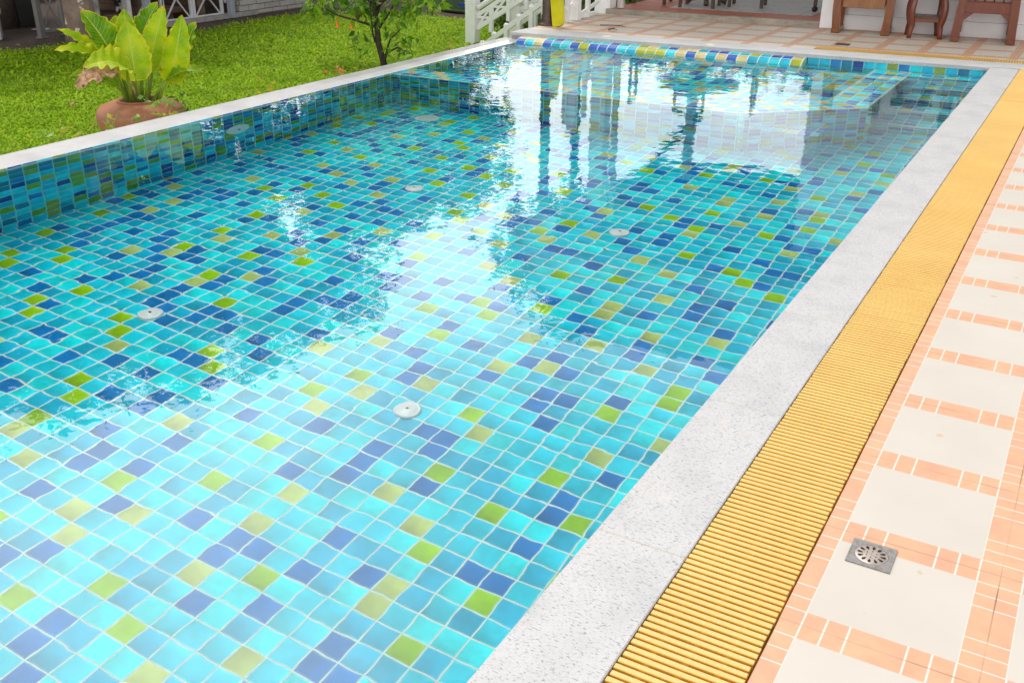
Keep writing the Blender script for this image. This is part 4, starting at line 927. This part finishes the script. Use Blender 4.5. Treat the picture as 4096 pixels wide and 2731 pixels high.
# ------------------------------------------------------------------ white stair railing down to the lawn
C4 = 600/2352.0
def sp_(x, y, Y=9.7): return wy(1850+x*C4, y*C4, Y)
def balustrade(label, Y, dxp, dyp, x_end):
    """posts, handrail, lower rail, balusters and cross pieces, all running up to the right in the plane y = Y"""
    P = lambda x, y: sp_(x+dxp, y+dyp, Y)
    n0 = P(156, 0); t = empty('stair_railing', (n0[0], Y, ZL), label, 'railing', 'white stair railings')
    q = MB(); q.beam((n0[0], Y, ZL), (n0[0], Y, n0[2]+0.28), 0.145, 0.145, 0.008); zb = P(156, 50)[2]
    q.build('newel_post', M_white, t)
    q = MB(); q.box((n0[0], Y, n0[2]+0.30), (0.165, 0.165, 0.03), ch=0.008); q.lathe((n0[0], Y, n0[2]+0.315), [(0.075, 0), (0.06, 0.03), (0.02, 0.055), (0.0001, 0.06)], 16)
    q.build('cap', M_white, t, False)
    for z in (zb, zb+0.035): q = MB(); q.box((n0[0], Y, z), (0.152, 0.152, 0.012), ch=0.003); q.build('band', M_white, t)
    h0 = P(190, 165); s0 = P(205, 470); sl_ = 0.61
    q = MB(); xe = x_end
    def line(p, x): return (x, Y, p[2]+sl_*(x-p[0]))
    q.beam(line(h0, n0[0]+0.072), line(h0, xe), 0.075, 0.06, 0.02); q.build('handrail', M_white, t)
    q = MB(); h1 = (h0[0], h0[1], h0[2]-0.085); q.beam(line(h1, n0[0]+0.072), line(h1, xe), 0.04, 0.05, 0.004); q.beam(line(s0, n0[0]+0.072), line(s0, xe), 0.045, 0.06, 0.004); q.build('rail', M_white, t)
    x = P(450, 300)[0]; k = 0
    while x < xe-0.02:
        zt_ = line(h1, x)[2]-0.01; q = MB(); q.beam((x, Y+0.003, max(ZL+0.02, line(s0, x)[2]-0.16)), (x, Y+0.003, zt_), 0.052, 0.048, 0.003); q.build('baluster', M_white, t)
        x += 0.255; k += 1
    q = MB(); x = n0[0]+0.072; xs = [x]+[P(450, 300)[0]+0.255*i for i in range(8)]
    for a, b in zip(xs, xs[1:]):
        if b > xe: break
        la, lb, ha, hb = line(s0, a)[2], line(s0, b)[2], line(h1, a)[2], line(h1, b)[2]
        zm = (la+hb)/2; q.beam((a, Y-0.006, zm), (b, Y-0.006, zm), 0.024, 0.030, 0.003)
        q.beam((a+0.01, Y-0.012, la+0.02), (b-0.01, Y-0.012, hb-0.02), 0.022, 0.028, 0.003)
    q.build('cross_piece', M_white, t); return t
balustrade('white stair railing with a square post standing on the lawn, nearer of two', 9.7, 0, 0, -5.95)
balustrade('white stair railing behind the first one, rising beside the dark lamp post', 9.95, 690, -95, -5.2)
# low near rail with stub posts
t = empty('stair_railing', (-6.3, 9.25, ZL), 'low white sloping rail with short stub posts next to the pool kerb', 'railing', 'white stair railings')
A, B = sp_(300, 740, 9.25), sp_(1290, 20, 9.25); q = MB(); q.beam(A, B, 0.045, 0.055, 0.004); q.build('rail', M_white, t)
for k in range(6):
    s_ = k/5*0.98+0.01; p = A*(1-s_)+B*s_; q = MB(); q.beam((p[0], 9.25+0.004, max(ZL, p[2]-0.35)), (p[0], 9.25+0.004, p[2]+0.055), 0.055, 0.055, 0.006); q.box((p[0], 9.254, p[2]+0.06), (0.045, 0.045, 0.02), ch=0.008); q.build('stub_post', M_white, t)
# white deck posts with low rail
for (u, v, lb) in ((2293, 84, 'white square post standing on the deck behind the yellow board'),):
    p = wz(u, v, 0); q = MB(); q.beam((p[0], p[1]+0.05, 0), (p[0], p[1]+0.05, 1.1), 0.10, 0.10, 0.006); q.box((p[0], p[1]+0.05, 1.115), (0.13, 0.13, 0.03), ch=0.006)
    dpost = p; tag(q.build('deck_post', M_white), lb, 'post')
t = empty('deck_railing', (-5.05, 9.4, 0), 'white sloping cross braced railing between the deck post and the verandah pier', 'railing'); q = MB()
xr_ = dpost[0]-0.01
for (u0, v0, u1, v1, w_) in ((2315, 62, 2392, 8, 0.04), (2262, 40, 2330, -20, 0.04), (2310, 8, 2345, -25, 0.03)):
    a, b = wx(u0, v0, xr_), wx(u1, v1, xr_); q.beam(a, b, 0.03, w_, 0.003)
q.build('rail', M_white, t)
for u in (2268, 2350): 
    a = wx(u, 66 if u < 2300 else 52, xr_); q = MB(); q.beam((xr_, a[1], 0.0), (xr_, a[1], 1.0), 0.05, 0.05, 0.003); q.build('baluster', M_white, t)
a, b = wx(2315, 68, xr_), wx(2392, 46, xr_); q = MB(); q.beam((xr_-0.03, a[1], 0.02), (xr_-0.03, b[1], 0.02), 0.05, 0.04); q.build('kick_board', M_white, t)

# ------------------------------------------------------------------ lamp post and yellow float
LP = wz(2180, 104, 0); LP[1] += 0.05
m, nt = newmat('brown_iron'); n = noise(nt, pos(nt), 25.0, 5.0, 0.65); finish(nt, ramp(nt, n, [(0.35, (0.065, 0.045, 0.042)), (0.65, (0.12, 0.075, 0.065)), (0.8, (0.20, 0.08, 0.05))]), 0.5, n, 0.25, 0.004, metal=0.2); M_iron = m
t = empty('lamp_post', (LP[0], LP[1], 0), 'dark brown iron lamp post with a bolted base on the deck', 'lamp post')
q = MB(); q.lathe((LP[0], LP[1], 0), [(0.0001, 0.0), (0.092, 0.0), (0.095, 0.006), (0.092, 0.02), (0.078, 0.026), (0.070, 0.034), (0.068, 0.055), (0.071, 0.062), (0.066, 0.070), (0.064, 0.10), (0.066, 0.106), (0.060, 0.112), (0.057, 0.13), (0.053, 1.9), (0.07, 1.92), (0.07, 1.96), (0.04, 1.98), (0.0001, 1.98)], 28); q.build('column', M_iron, t, True)
for k in range(4):
    a = rad(45+90*k); q = MB(); q.lathe((LP[0]+0.083*math.cos(a), LP[1]+0.083*math.sin(a), 0.02), [(0.010, 0), (0.010, 0.008), (0.005, 0.012), (0.0001, 0.013)], 6); q.build('bolt', M_iron, t)
q = MB(); q.lathe((LP[0], LP[1], 1.98), [(0.05, 0), (0.12, 0.05), (0.15, 0.14), (0.12, 0.24), (0.04, 0.30), (0.0001, 0.31)], 20); q.build('globe', simple('frosted_globe', (0.7, 0.69, 0.66), 0.3), t, True)
# float board leaning on the post
b0, b1 = wz(2235, 110, 0), None
m, nt = newmat('yellow_foam'); n = noise(nt, pos(nt), 12.0, 3.0); finish(nt, ramp(nt, n, [(0.3, (0.62, 0.56, 0.01)), (0.7, (0.70, 0.65, 0.015))]), 0.5, n, 0.05, 0.003); M_foam = m
t = empty('swim_board', tuple(b0), 'bright yellow foam swim board leaning on the lamp post', 'swim board')
bx = np.array((0.93, -0.25, 0.0)); bx /= np.linalg.norm(bx); bup = np.array((-0.17, 0.10, 1.0)); bup /= np.linalg.norm(bup); bx = bx-bup*(bx @ bup); bx /= np.linalg.norm(bx); bn_ = np.cross(bx, bup)
org = np.array((b0[0]-0.01, b0[1]+0.02, 0.005))
def board(mb, w, h, th, o3, r=0.06):
    pts = []
    for (cx_, cz_, a0) in ((w/2-r, h-r, 0), (-w/2+r, h-r, 90), (-w/2+r*0.5, r*0.5, 180), (w/2-r, r, 270)):
        rr_ = r if a0 != 180 else r*0.5
        for k in range(7): a = rad(a0+15*k); pts.append((cx_+rr_*math.cos(a), cz_+rr_*math.sin(a)))
    f_ = [o3+bx*x+bup*z+bn_*(th/2) for x, z in pts]; g_ = [o3+bx*x+bup*z-bn_*(th/2) for x, z in pts]
    mb.face(f_); mb.face(g_[::-1])
    for i in range(len(pts)): j = (i+1) % len(pts); mb.face([f_[i], g_[i], g_[j], f_[j]])
q = MB(); board(q, 0.145, 0.62, 0.05, org+bn_*0.0); q.build('body', M_foam, t)
q = MB(); board(q, 0.15, 0.62, 0.012, org-bx*0.014-bn_*0.034); q.build('rim', simple('pale_trim', (0.66, 0.66, 0.45), 0.5), t)

# ------------------------------------------------------------------ house, verandah
ZV = 0.055
def hy(x, d=2.1): return yb(x)+d
house = empty('house', (-2.0, 10.5, 0), 'white house with board siding and open verandah behind the deck', 'house')
def siding():
    m, nt = newmat('white_siding'); p = pos(nt); n = noise(nt, p, 5.0, 4.0)
    z = N(nt, 'ShaderNodeSeparateXYZ', {0: p}).outputs[2]
    finish(nt, ramp(nt, n, [(0.3, (0.74, 0.72, 0.72)), (0.7, (0.79, 0.77, 0.765))]), 0.55, n, 0.05, 0.004); return m
M_side = siding()
q = MB(); z = 0.0; zs = [0.15]+[0.15+0.2*k for k in range(1, 13)]
def strip(mb, x0, x1, d0, d1, z0, z1): backstrip(mb, x0, x1, d0, d1, z0, z1)
for i in range(len(zs)-1):
    z0, z1 = zs[i], zs[i+1]; P = [(-2.36, hy(-2.36)-0.018), (4.0, hy(4.0)-0.018), (4.0, hy(4.0)-0.004), (-2.36, hy(-2.36)-0.004)]
    q.face([(*P[0], z0), (*P[1], z0), (*P[2], z1), (*P[3], z1)]); q.face([(P[0][0], P[0][1]+0.02, z0), (P[1][0], P[1][1]+0.02, z0), (*P[1], z0), (*P[0], z0)])
strip(q, -2.36, 4.0, 2.1, 2.22, 0.0, 2.56); q.build('wall', M_side, house)
q = MB(); strip(q, -2.36, 4.0, 2.06, 2.098, -0.001, 0.148); q.build('plinth', M_side, house)
q = MB(); strip(q, -2.44, -2.30, 2.03, 2.30, 0.0, 2.5); q.build('corner_pier', M_white, house)
q = MB(); strip(q, -2.42, -2.32, 2.30, 5.0, 0.0, 2.55); strip(q, 3.9, 4.0, 2.22, 5.0, 0.0, 2.55); strip(q, -2.32, 3.9, 4.9, 5.0, 0.0, 2.55); q.build('side_wall', M_side, house)
# verandah floor
m, nt = newmat('red_floor'); p_ = pos(nt); n = noise(nt, p_, 4.0, 5.0); finish(nt, ramp(nt, n, [(0.3, (0.36, 0.085, 0.04)), (0.7, (0.46, 0.13, 0.06))]), 0.6, n, 0.03, 0.003, spec=0.15); M_red = m
q = MB(); strip(q, -4.93, -2.42, 2.12, 5.2, ZV-0.05, ZV); q.build('verandah_floor', M_red, house)
m, nt = newmat('weathered_concrete'); p_ = pos(nt); n = noise(nt, N(nt, 'ShaderNodeMapping', {'Vector': p_, 'Scale': (6, 6, 14)}).outputs[0], 1.0, 6.0, 0.7); finish(nt, ramp(nt, n, [(0.3, (0.20, 0.17, 0.13)), (0.55, (0.36, 0.32, 0.26)), (0.75, (0.46, 0.42, 0.36))]), 0.85, n, 0.4, 0.01)
q = MB(); strip(q, -4.96, -2.442, 2.055, 2.119, -0.001, ZV+0.002); q.build('step', m, house)
# patterned tile carpet
m, nt = newmat('patterned_tile'); p_ = pos(nt); s = N(nt, 'ShaderNodeVectorMath', {0: p_, 'Scale': 9.0}, operation='SCALE').outputs[0]
wv = N(nt, 'ShaderNodeTexWave', {'Vector': s, 'Scale': 0.55, 'Distortion': 9.0, 'Detail': 2.0, 'Detail Scale': 1.3}, wave_type='RINGS').outputs['Fac']
sx = N(nt, 'ShaderNodeSeparateXYZ', {0: p_}).outputs[0]
ln = mth(nt, 'LESS_THAN', mth(nt, 'ABSOLUTE', mth(nt, 'ADD', sx, 2.80)), 0.012)
c = ramp(nt, wv, [(0.40, (0.46, 0.44, 0.40)), (0.62, (0.50, 0.48, 0.43)), (0.80, (0.24, 0.25, 0.26))])
c = mixc(nt, ln, c, c4((0.25, 0.26, 0.27))); finish(nt, c, 0.6, spec=0.15)
q = MB(); strip(q, -4.36, -2.66, 2.56, 4.9, ZV+0.001, ZV+0.005); q.build('tile_inlay', m, house)
# piers and posts
q = MB(); strip(q, -5.12, -4.925, 2.09, 2.27, -0.003, 2.5); q.build('pier', M_white, house)
q = MB(); q.lathe((-4.86, hy(-4.86)+0.16, ZV), [(0.045, 0), (0.045, 2.44)], 20); q.build('round_pillar', simple('cream_paint', (0.62, 0.57, 0.52), 0.5), house, True)
for (x, d) in ((-4.85, 5.05),):
    q = MB(); strip(q, x-0.06, x+0.06, d-0.06, d+0.06, ZV, 2.5); q.build('post', M_white, house)
q = MB(); yy = hy(-4.8, 5.05); q.beam((-4.70, yy, 1.55), (-5.55, yy, 2.5), 0.09, 0.09, 0.005); q.build('knee_brace', M_iron, house)
q = MB(); strip(q, -5.0, -2.45, 5.0, 5.04, ZV+0.75, ZV+0.80)
xx = -4.7
while xx < -2.5: strip(q, xx, xx+0.05, 5.0, 5.03, ZV, ZV+0.75); xx += 0.16
q.build('back_railing', M_white, house)
# roof
m, nt = newmat('roof_tile'); p_ = pos(nt); s = N(nt, 'ShaderNodeSeparateXYZ', {0: p_}); wv = mth(nt, 'FRACT', mth(nt, 'MULTIPLY', s.outputs[2], 7.0)); n = noise(nt, p_, 6.0, 4.0)
finish(nt, mixc(nt, mth(nt, 'MULTIPLY', n, 0.6), c4((0.20, 0.075, 0.05)), c4((0.10, 0.05, 0.04))), 0.7, wv, 0.6, 0.03); M_roof = m
def roofplane(mb, x0, x1, d0, z0, d1, z1, th):
    P = [(x0, hy(x0, d0), z0), (x1, hy(x1, d0), z0), (x1, hy(x1, d1), z1), (x0, hy(x0, d1), z1)]
    mb.face(P); mb.face([(a, b, c-th) for a, b, c in P[::-1]])
    for i in range(4): a, b = P[i], P[(i+1) % 4]; mb.face([(a[0], a[1], a[2]-th), (b[0], b[1], b[2]-th), b, a])
q = MB(); roofplane(q, -5.7, 4.6, 1.25, 2.62, 3.6, 4.9, 0.06); roofplane(q, -5.7, 4.6, 3.6, 4.9, 6.0, 2.62, 0.06); q.build('roof', M_roof, house)
q = MB(); strip(q, -5.6, 4.5, 1.45, 5.75, 2.50, 2.55); q.build('ceiling', simple('dark_ceiling', (0.07, 0.05, 0.04), 0.7), house)
q = MB(); strip(q, -5.68, 4.55, 1.22, 1.26, 2.44, 2.64); q.build('fascia', M_iron, house)

# ------------------------------------------------------------------ furniture
def wood(name, c1, c2, rough=0.35):
    m, nt = newmat(name); p = pos(nt); s = N(nt, 'ShaderNodeMapping', {'Vector': p, 'Scale': (30, 30, 5)}).outputs[0]; n = noise(nt, s, 1.0, 5.0, 0.6); b = noise(nt, p, 9.0, 3.0)
    c = ramp(nt, n, [(0.3, c1), (0.7, c2)]); c = mixc(nt, mth(nt, 'MULTIPLY', sstep(nt, b, 0.6, 0.75), 0.5), c, c4((c2[0]*1.5, c2[1]*1.7, c2[2]*1.6)))
    finish(nt, c, rough, n, 0.12, 0.003, coat=0.2); return m
M_w1 = wood('amber_wood', (0.13, 0.035, 0.008), (0.26, 0.075, 0.012)); M_w2 = wood('red_wood', (0.13, 0.03, 0.015), (0.20, 0.05, 0.022)); M_w3 = wood('dark_wood', (0.05, 0.028, 0.018), (0.10, 0.055, 0.032), 0.4)
M_worn = wood('worn_wood', (0.20, 0.065, 0.012), (0.32, 0.14, 0.04))
TILT = math.atan(0.1)
def chair(origin, wdt, dep, zr, curved, wd, label, rail_m):
    """origin = front left foot; local x to the right along the wall, y to the wall"""
    t = empty('armchair', origin, label, 'armchair', None, TILT); T = Matrix.Translation(origin) @ Matrix.Rotation(TILT, 4, 'Z')
    def B(mb, c, d, ch=0.004): mb.box(None, d, ch=ch, M4=T @ Matrix.Translation(c))
    def sweep(mb, pts, w, h):
        pts = [T @ Vector(p) for p in pts]
        rings = []
        X = (T.to_3x3() @ Vector((1, 0, 0))).normalized(); Yv = (T.to_3x3() @ Vector((0, 1, 0))).normalized()
        for p in pts: rings.append([p-X*w/2-Yv*h/2, p+X*w/2-Yv*h/2, p+X*w/2+Yv*h/2, p-X*w/2+Yv*h/2])
        for a, b in zip(rings, rings[1:]):
            for k in range(4): mb.face([a[k], a[(k+1) % 4], b[(k+1) % 4], b[k]])
        mb.face(rings[0][::-1]); mb.face(rings[-1])
    lw = 0.078
    for s_, x in ((-1, lw/2), (1, wdt-lw/2)):
        bow = 0.016 if curved else 0.0; lean = 0.0 if curved else 0.03
        q = MB(); n_ = 12
        sweep(q, [(x+s_*(-bow)*math.cos(math.pi*k/n_)*0+s_*bow*math.sin(math.pi*min(1, k/n_*1.1))-s_*lean*k/n_, 0.045, 0.05+(0.60-0.05)*k/n_) for k in range(n_+1)], lw, 0.08); q.build('leg', wd, t, False)
        q = MB(); sweep(q, [(x-s_*lean*0.5, dep-0.045-0.02*math.sin(math.pi*k/n_)+0.10*(k/n_)**2, 0.05+(0.92-0.05)*k/n_) for k in range(n_+1)], lw*0.8, 0.075); q.build('leg', wd, t, False)
        q = MB(); B(q, (x, dep/2, 0.027), (lw*1.06, dep+0.02, 0.05)); q.build('foot_rail', wd, t)
        q = MB(); B(q, (x-s_*lean, dep/2, 0.62), (0.09, dep+0.12, 0.035), 0.01); q.build('arm', wd, t)
    q = MB(); B(q, (wdt/2, 0.04, zr), (wdt-2*lw, 0.035, 0.105)); q.build('front_rail', rail_m, t)
    q = MB(); B(q, (wdt/2, dep-0.05, zr), (wdt-2*lw, 0.03, 0.10)); q.build('back_rail', wd, t)
    q = MB()
    for k in range(5): B(q, (lw+(wdt-2*lw)*(k+0.5)/5, dep/2, zr+0.055), ((wdt-2*lw)/5*0.86, dep-0.1, 0.018))
    q.build('seat', wd, t)
    q = MB()
    for k in range(6): B(q, (lw+(wdt-2*lw)*(k+0.5)/6, dep-0.0, 0.66), (0.035, 0.02, 0.40))
    B(q, (wdt/2, dep+0.02, 0.90), (wdt-lw, 0.035, 0.09)); q.build('backrest', wd, t)
    if not curved:
        q = MB()
        for s_, x in ((1, lw), (-1, wdt-lw)):
            tri = [T @ Vector((x, 0.025, zr-0.052)), T @ Vector((x+s_*0.10, 0.025, zr-0.052)), T @ Vector((x, 0.025, zr-0.14))]; tr2 = [p+T.to_3x3() @ Vector((0, 0.03, 0)) for p in tri]
            q.face(tri); q.face(tr2[::-1])
            for k in range(3): q.face([tri[k], tr2[k], tr2[(k+1) % 3], tri[(k+1) % 3]])
        q.build('corner_bracket', wd, t)
    return t
chair((-2.225, 9.585, 0), 0.58, 0.45, 0.315, True, M_w1, 'amber wooden armchair with bowed legs beside the verandah opening', M_worn)
chair((-1.035, 9.60, 0), 0.60, 0.50, 0.335, False, M_w2, 'red brown wooden armchair with straight slanting legs at the right', M_w2)
# side table
t = empty('side_table', (-1.32, 9.8, 0), 'small wooden side table with curved legs between the two armchairs', 'side table')
fe = [(-1.43, 9.65), (-1.165, 9.71), (-1.49, 9.88), (-1.235, 9.97)]; ctr = np.mean(fe, 0)
for x, y in fe:
    d = np.array((x, y))-ctr; q = MB(); pts = []
    for k in range(13):
        s_ = k/12; o_ = 1.0+0.10*math.cos(s_*math.pi*1.9)*1.0 if s_ < 0.25 else 1.0+0.16*math.sin((s_-0.25)*math.pi*1.7)-0.12*max(0, s_-0.75)*4*0.6
        pts.append((ctr[0]+d[0]*o_, ctr[1]+d[1]*o_, 0.50*s_))
    q.tube(pts, [0.024]+[0.021+0.012*math.sin(math.pi*k/12) for k in range(1, 13)], 10); q.build('leg', M_w2, t, True)
R_ = Matrix.Translation((ctr[0], ctr[1], 0)) @ Matrix.Rotation(TILT*1.6, 4, 'Z')
q = MB(); q.box(None, (0.25, 0.24, 0.022), ch=0.004, M4=R_ @ Matrix.Translation((0, 0, 0.205))); q.build('shelf', M_w3, t)
for s_ in (-1, 1):
    q = MB(); q.box(None, (0.26, 0.02, 0.035), ch=0.004, M4=R_ @ Matrix.Translation((0, s_*0.125, 0.18))); q.build('apron', M_w2, t)
q = MB(); q.box(None, (0.42, 0.40, 0.03), ch=0.008, M4=R_ @ Matrix.Translation((0, 0, 0.515))); q.build('top', M_w2, t)

# verandah dining set
def vz(x, y): return wz(2400+x/2.613, y/2.613, ZV)
cA, cB = vz(880, 62), vz(1260, 60); tcx, tcy = (cA[0]+cB[0])/2, (cA[1]+cB[1])/2+0.12
t = empty('dining_table', (tcx, tcy, ZV), 'dark wooden pedestal table with claw feet on the verandah', 'table')
q = MB(); q.lathe((tcx, tcy, ZV), [(0.05, 0.10), (0.08, 0.16), (0.06, 0.24), (0.075, 0.45), (0.05, 0.62), (0.10, 0.68)], 18); q.build('pedestal', M_w3, t, True)
q = MB(); q.lathe((tcx, tcy, ZV), [(0.0001, 0.68), (0.50, 0.68), (0.515, 0.70), (0.51, 0.72), (0.0001, 0.722)], 40); q.build('top', M_w3, t, True)
for k in range(4):
    a = rad(20+90*k); q = MB(); q.tube([(tcx+0.05*math.cos(a), tcy+0.05*math.sin(a), ZV+0.17), (tcx+0.15*math.cos(a), tcy+0.15*math.sin(a), ZV+0.12), (tcx+0.21*math.cos(a), tcy+0.21*math.sin(a), ZV+0.045), (tcx+0.25*math.cos(a), tcy+0.25*math.sin(a), ZV+0.032)], [0.035, 0.032, 0.03, 0.032], 10); q.build('claw_foot', M_w3, t, True)
def dchair(cx, cy, rz, label):
    t = empty('dining_chair', (cx, cy, ZV), label, 'chair', 'dining chairs on the verandah', rz); T = Matrix.Translation((cx, cy, ZV)) @ Matrix.Rotation(rz, 4, 'Z')
    for x in (-0.19, 0.19):
        for y in (-0.18, 0.18):
            q = MB(); q.beam(T @ Vector((x*1.06, y*1.08, 0)), T @ Vector((x, y, 0.44)), 0.036, 0.036, 0.004, up=(0, 1, 0)); q.build('leg', M_w3, t)
    q = MB(); q.box(None, (0.44, 0.42, 0.05), ch=0.012, M4=T @ Matrix.Translation((0, 0, 0.455))); q.build('seat', M_w3, t)
    q = MB()
    for x in (-0.18, 0.18): q.box(None, (0.036, 0.034, 0.5), M4=T @ Matrix.Translation((x, 0.19, 0.72)))
    q.box(None, (0.40, 0.03, 0.08), ch=0.008, M4=T @ Matrix.Translation((0, 0.19, 0.95))); q.box(None, (0.33, 0.024, 0.06), M4=T @ Matrix.Translation((0, 0.19, 0.75))); q.build('backrest', M_w3, t)
    return t
l3, l4, l7, l2, l1 = vz(905, 92), vz(1160, 95), vz(1407, 98), vz(752, 55), vz(490, 50)
def mid(a, b, back=0.2): return ((a[0]+b[0])/2, (a[1]+b[1])/2+back)
c_ = mid(l3, l4, 0.19); dchair(c_[0]-0.06, c_[1], rad(188), 'dark wooden chair in front of the pedestal table on the verandah')
c_ = vz(1490, 80); dchair(c_[0]+0.02, c_[1]+0.12, rad(-80), 'dark wooden chair at the right of the pedestal table')
dchair(l1[0]-0.05, l1[1]+0.3, rad(100), 'dark wooden chair at the far left of the pedestal table')
# trolley with ball casters by the house corner
cs_ = vz(2240, 130); t = empty('trolley', (cs_[0]+0.2, cs_[1]+0.2, ZV), 'dark wooden trolley leg with ball caster at the right of the verandah', 'trolley')
for dx_, dy_ in ((0, 0), (0.10, 0.35), (0.0, 0.5), (0.10, 0.02)):
    if (dx_, dy_) == (0.10, 0.02): continue
    x, y = cs_[0]+dx_, cs_[1]+dy_; q = MB(); q.beam((x, y, ZV+0.07), (x, y, ZV+0.62), 0.04, 0.04, 0.004); q.build('leg', M_w3, t)
    q = MB(); q.lathe((x, y, ZV), [(0.0001, 0), (0.02, 0.005), (0.034, 0.022), (0.036, 0.038), (0.028, 0.058), (0.012, 0.07), (0.0001, 0.072)], 14); q.build('caster', M_blackp, t, True)
q = MB(); q.box((cs_[0]+0.05, cs_[1]+0.25, ZV+0.64), (0.20, 0.58, 0.04), ch=0.006); q.build('top', M_w3, t)

# ------------------------------------------------------------------ shrubs round the stairs
M_shrub = island_mat('shrub_leaf', [(0, (0.035, 0.09, 0.01)), (0.5, (0.09, 0.20, 0.015)), (1, (0.28, 0.40, 0.03))], 0.4, 0.35)
SH = [(2035, 60, 10.6, 'leafy green shrub behind the white stair post', 0.35), (2120, 60, 10.9, 'dark green shrub between the two stair railings', 0.4), (2180, 70, 10.6, 'green shrub behind the lamp post', 0.35), (2340, 25, 10.9, 'bright green bush behind the deck railing', 0.4), (2400, 10, 11.6, 'bushy green shrub beside the verandah pier', 0.5), (2500, -5, 13.6, 'green shrub at the back of the verandah', 0.5)]
for k, (u, v, Y, lb, r) in enumerate(SH):
    p = wy(u, v, Y); rng = np.random.default_rng(70+k); t = empty('shrub', (p[0], Y, ZL), lb, 'shrub', 'shrubs around the stairs'); q = MB(); cs = []
    for s_ in range(16):
        e = np.array((p[0]+rng.normal(0, r*0.45), Y+rng.normal(0, r*0.4), rng.uniform(ZL+0.15, p[2]+r*0.45))); cs.append(e)
        q.tube([(p[0], Y, ZL), ((p[0]+e[0])/2, (Y+e[1])/2, (ZL+e[2])/2), e], [0.012, 0.008, 0.004], 5)
    q.build('stems', M_bark, t); V, F = leaf_cloud(cs, 0.10, 34, (0.09, 0.09, 0.08), rng, droop=0.0, aspect=0.42); leafmesh('leaves', V, F, M_shrub, t)
# hedge behind, low
rng = np.random.default_rng(90)
t = empty('hedge', (-8.5, 16.5, ZL), 'dark clipped hedge beyond the lawn behind the stairs', 'hedge')
cs = np.stack([rng.uniform(-10.5, 2.0, 420), 16.6+rng.normal(0, 0.3, 420), rng.uniform(ZL+0.1, 1.6, 420)], 1)
V, F = leaf_cloud(cs, 0.13, 40, (0.16, 0.16, 0.14), rng); leafmesh('leaves', V, F, M_treeleaf, t)
q = MB()
for k in range(16): q.tube([(-10.2+0.78*k, 16.6, ZL), (-10.2+0.78*k, 16.6, 0.9)], [0.03, 0.015], 6)
q.build('stems', M_bark, t)

# ------------------------------------------------------------------ small loose things
# little bird on the left branch of the young tree
bp_ = pt(1432, 84, -0.09); t = empty('bird', tuple(bp_), 'small grey brown bird perched on the left branch of the young tree', 'bird')
T = Matrix.Translation(bp_) @ Matrix.Rotation(rad(-40), 4, 'Z') @ Matrix.Scale(0.75, 4)
v = [(0, 0, 0.055), (0.035, 0, 0.075), (0.06, 0, 0.10), (0.095, 0, 0.098), (-0.05, 0, 0.05), (-0.12, 0, 0.04), (0.0, 0.012, 0.02), (0.005, 0.012, 0.0), (0.0, -0.012, 0.02), (0.005, -0.012, 0.0)]
skin_body('body', [tuple(T @ Vector(p)) for p in v], [(0, 1), (1, 2), (2, 3), (0, 4), (4, 5), (0, 6), (6, 7), (0, 8), (8, 9)], [x*0.75 for x in (0.036, 0.03, 0.021, 0.004, 0.024, 0.010, 0.006, 0.004, 0.006, 0.004)], simple('bird_feather', (0.12, 0.085, 0.065), 0.8, 0.35, 60, 0.2), t)
q = MB()
V = []
for sy in (-1, 1):
    q = MB(); q.face([T @ Vector(p) for p in ((0.03, sy*0.036, 0.075), (-0.02, sy*0.040, 0.072), (-0.085, sy*0.018, 0.048), (-0.02, sy*0.038, 0.045))]); q.face([T @ Vector(p) for p in ((0.03, sy*0.033, 0.075), (-0.02, sy*0.038, 0.045), (-0.085, sy*0.015, 0.048), (-0.02, sy*0.037, 0.072))]); q.build('wing', simple('bird_wing', (0.07, 0.05, 0.04), 0.8, 0.3, 60), t)
# twig and dry leaf on the far deck
a, b = wz(2400, 101, 0.004), wz(2503, 108, 0.004); q = MB(); q.tube([a, (a+b)/2+np.array((0.01, 0.02, 0.006)), b], [0.005, 0.004, 0.002], 6)
q.tube([(a+b)/2+np.array((0.01, 0.02, 0.006)), (a+b)/2+np.array((0.09, 0.07, 0.004))], [0.003, 0.0015], 5)
tag(q.build('twig', M_barkd, None, True), 'thin dark twig lying on the far deck tiles left of the verandah step', 'twig')
M_dry = simple('dry_leaf', (0.16, 0.075, 0.03), 0.8, 0.4, 40)
def fallen(loc, L, rz, m, label, group=None):
    d = np.array((math.cos(rz), math.sin(rz), 0)); V, F, UV = big_leaf(np.array(loc)-d*L/2+np.array((0, 0, 0.004)), np.array(loc)+d*L/2+np.array((0, 0, 0.012)), L*0.5, (0, 0, 1), 0.08, 0.5, 0.04, 2.0, rz, 0.1, 0.0)
    o = leafmesh('fallen_leaf', V, F, m, None, True, UV); tag(o, label, 'leaf', group)
p = wz(2452, 124, 0.002); fallen(p, 0.10, 0.9, M_dry, 'dark dry leaf lying on the far deck near the twig')
M_tan = simple('tan_leaf', (0.36, 0.22, 0.10), 0.8, 0.4, 40)
rng = np.random.default_rng(123)
for k, (u, v) in enumerate(((70, 186), (620, 195), (980, 235), (300, 420), (1180, 120))):
    p = wz(u, v, ZL+0.045); fallen(p, rng.uniform(0.06, 0.10), rng.uniform(0, 6), M_tan, 'dry tan leaf fallen on the green lawn', 'dry leaves fallen on the lawn')
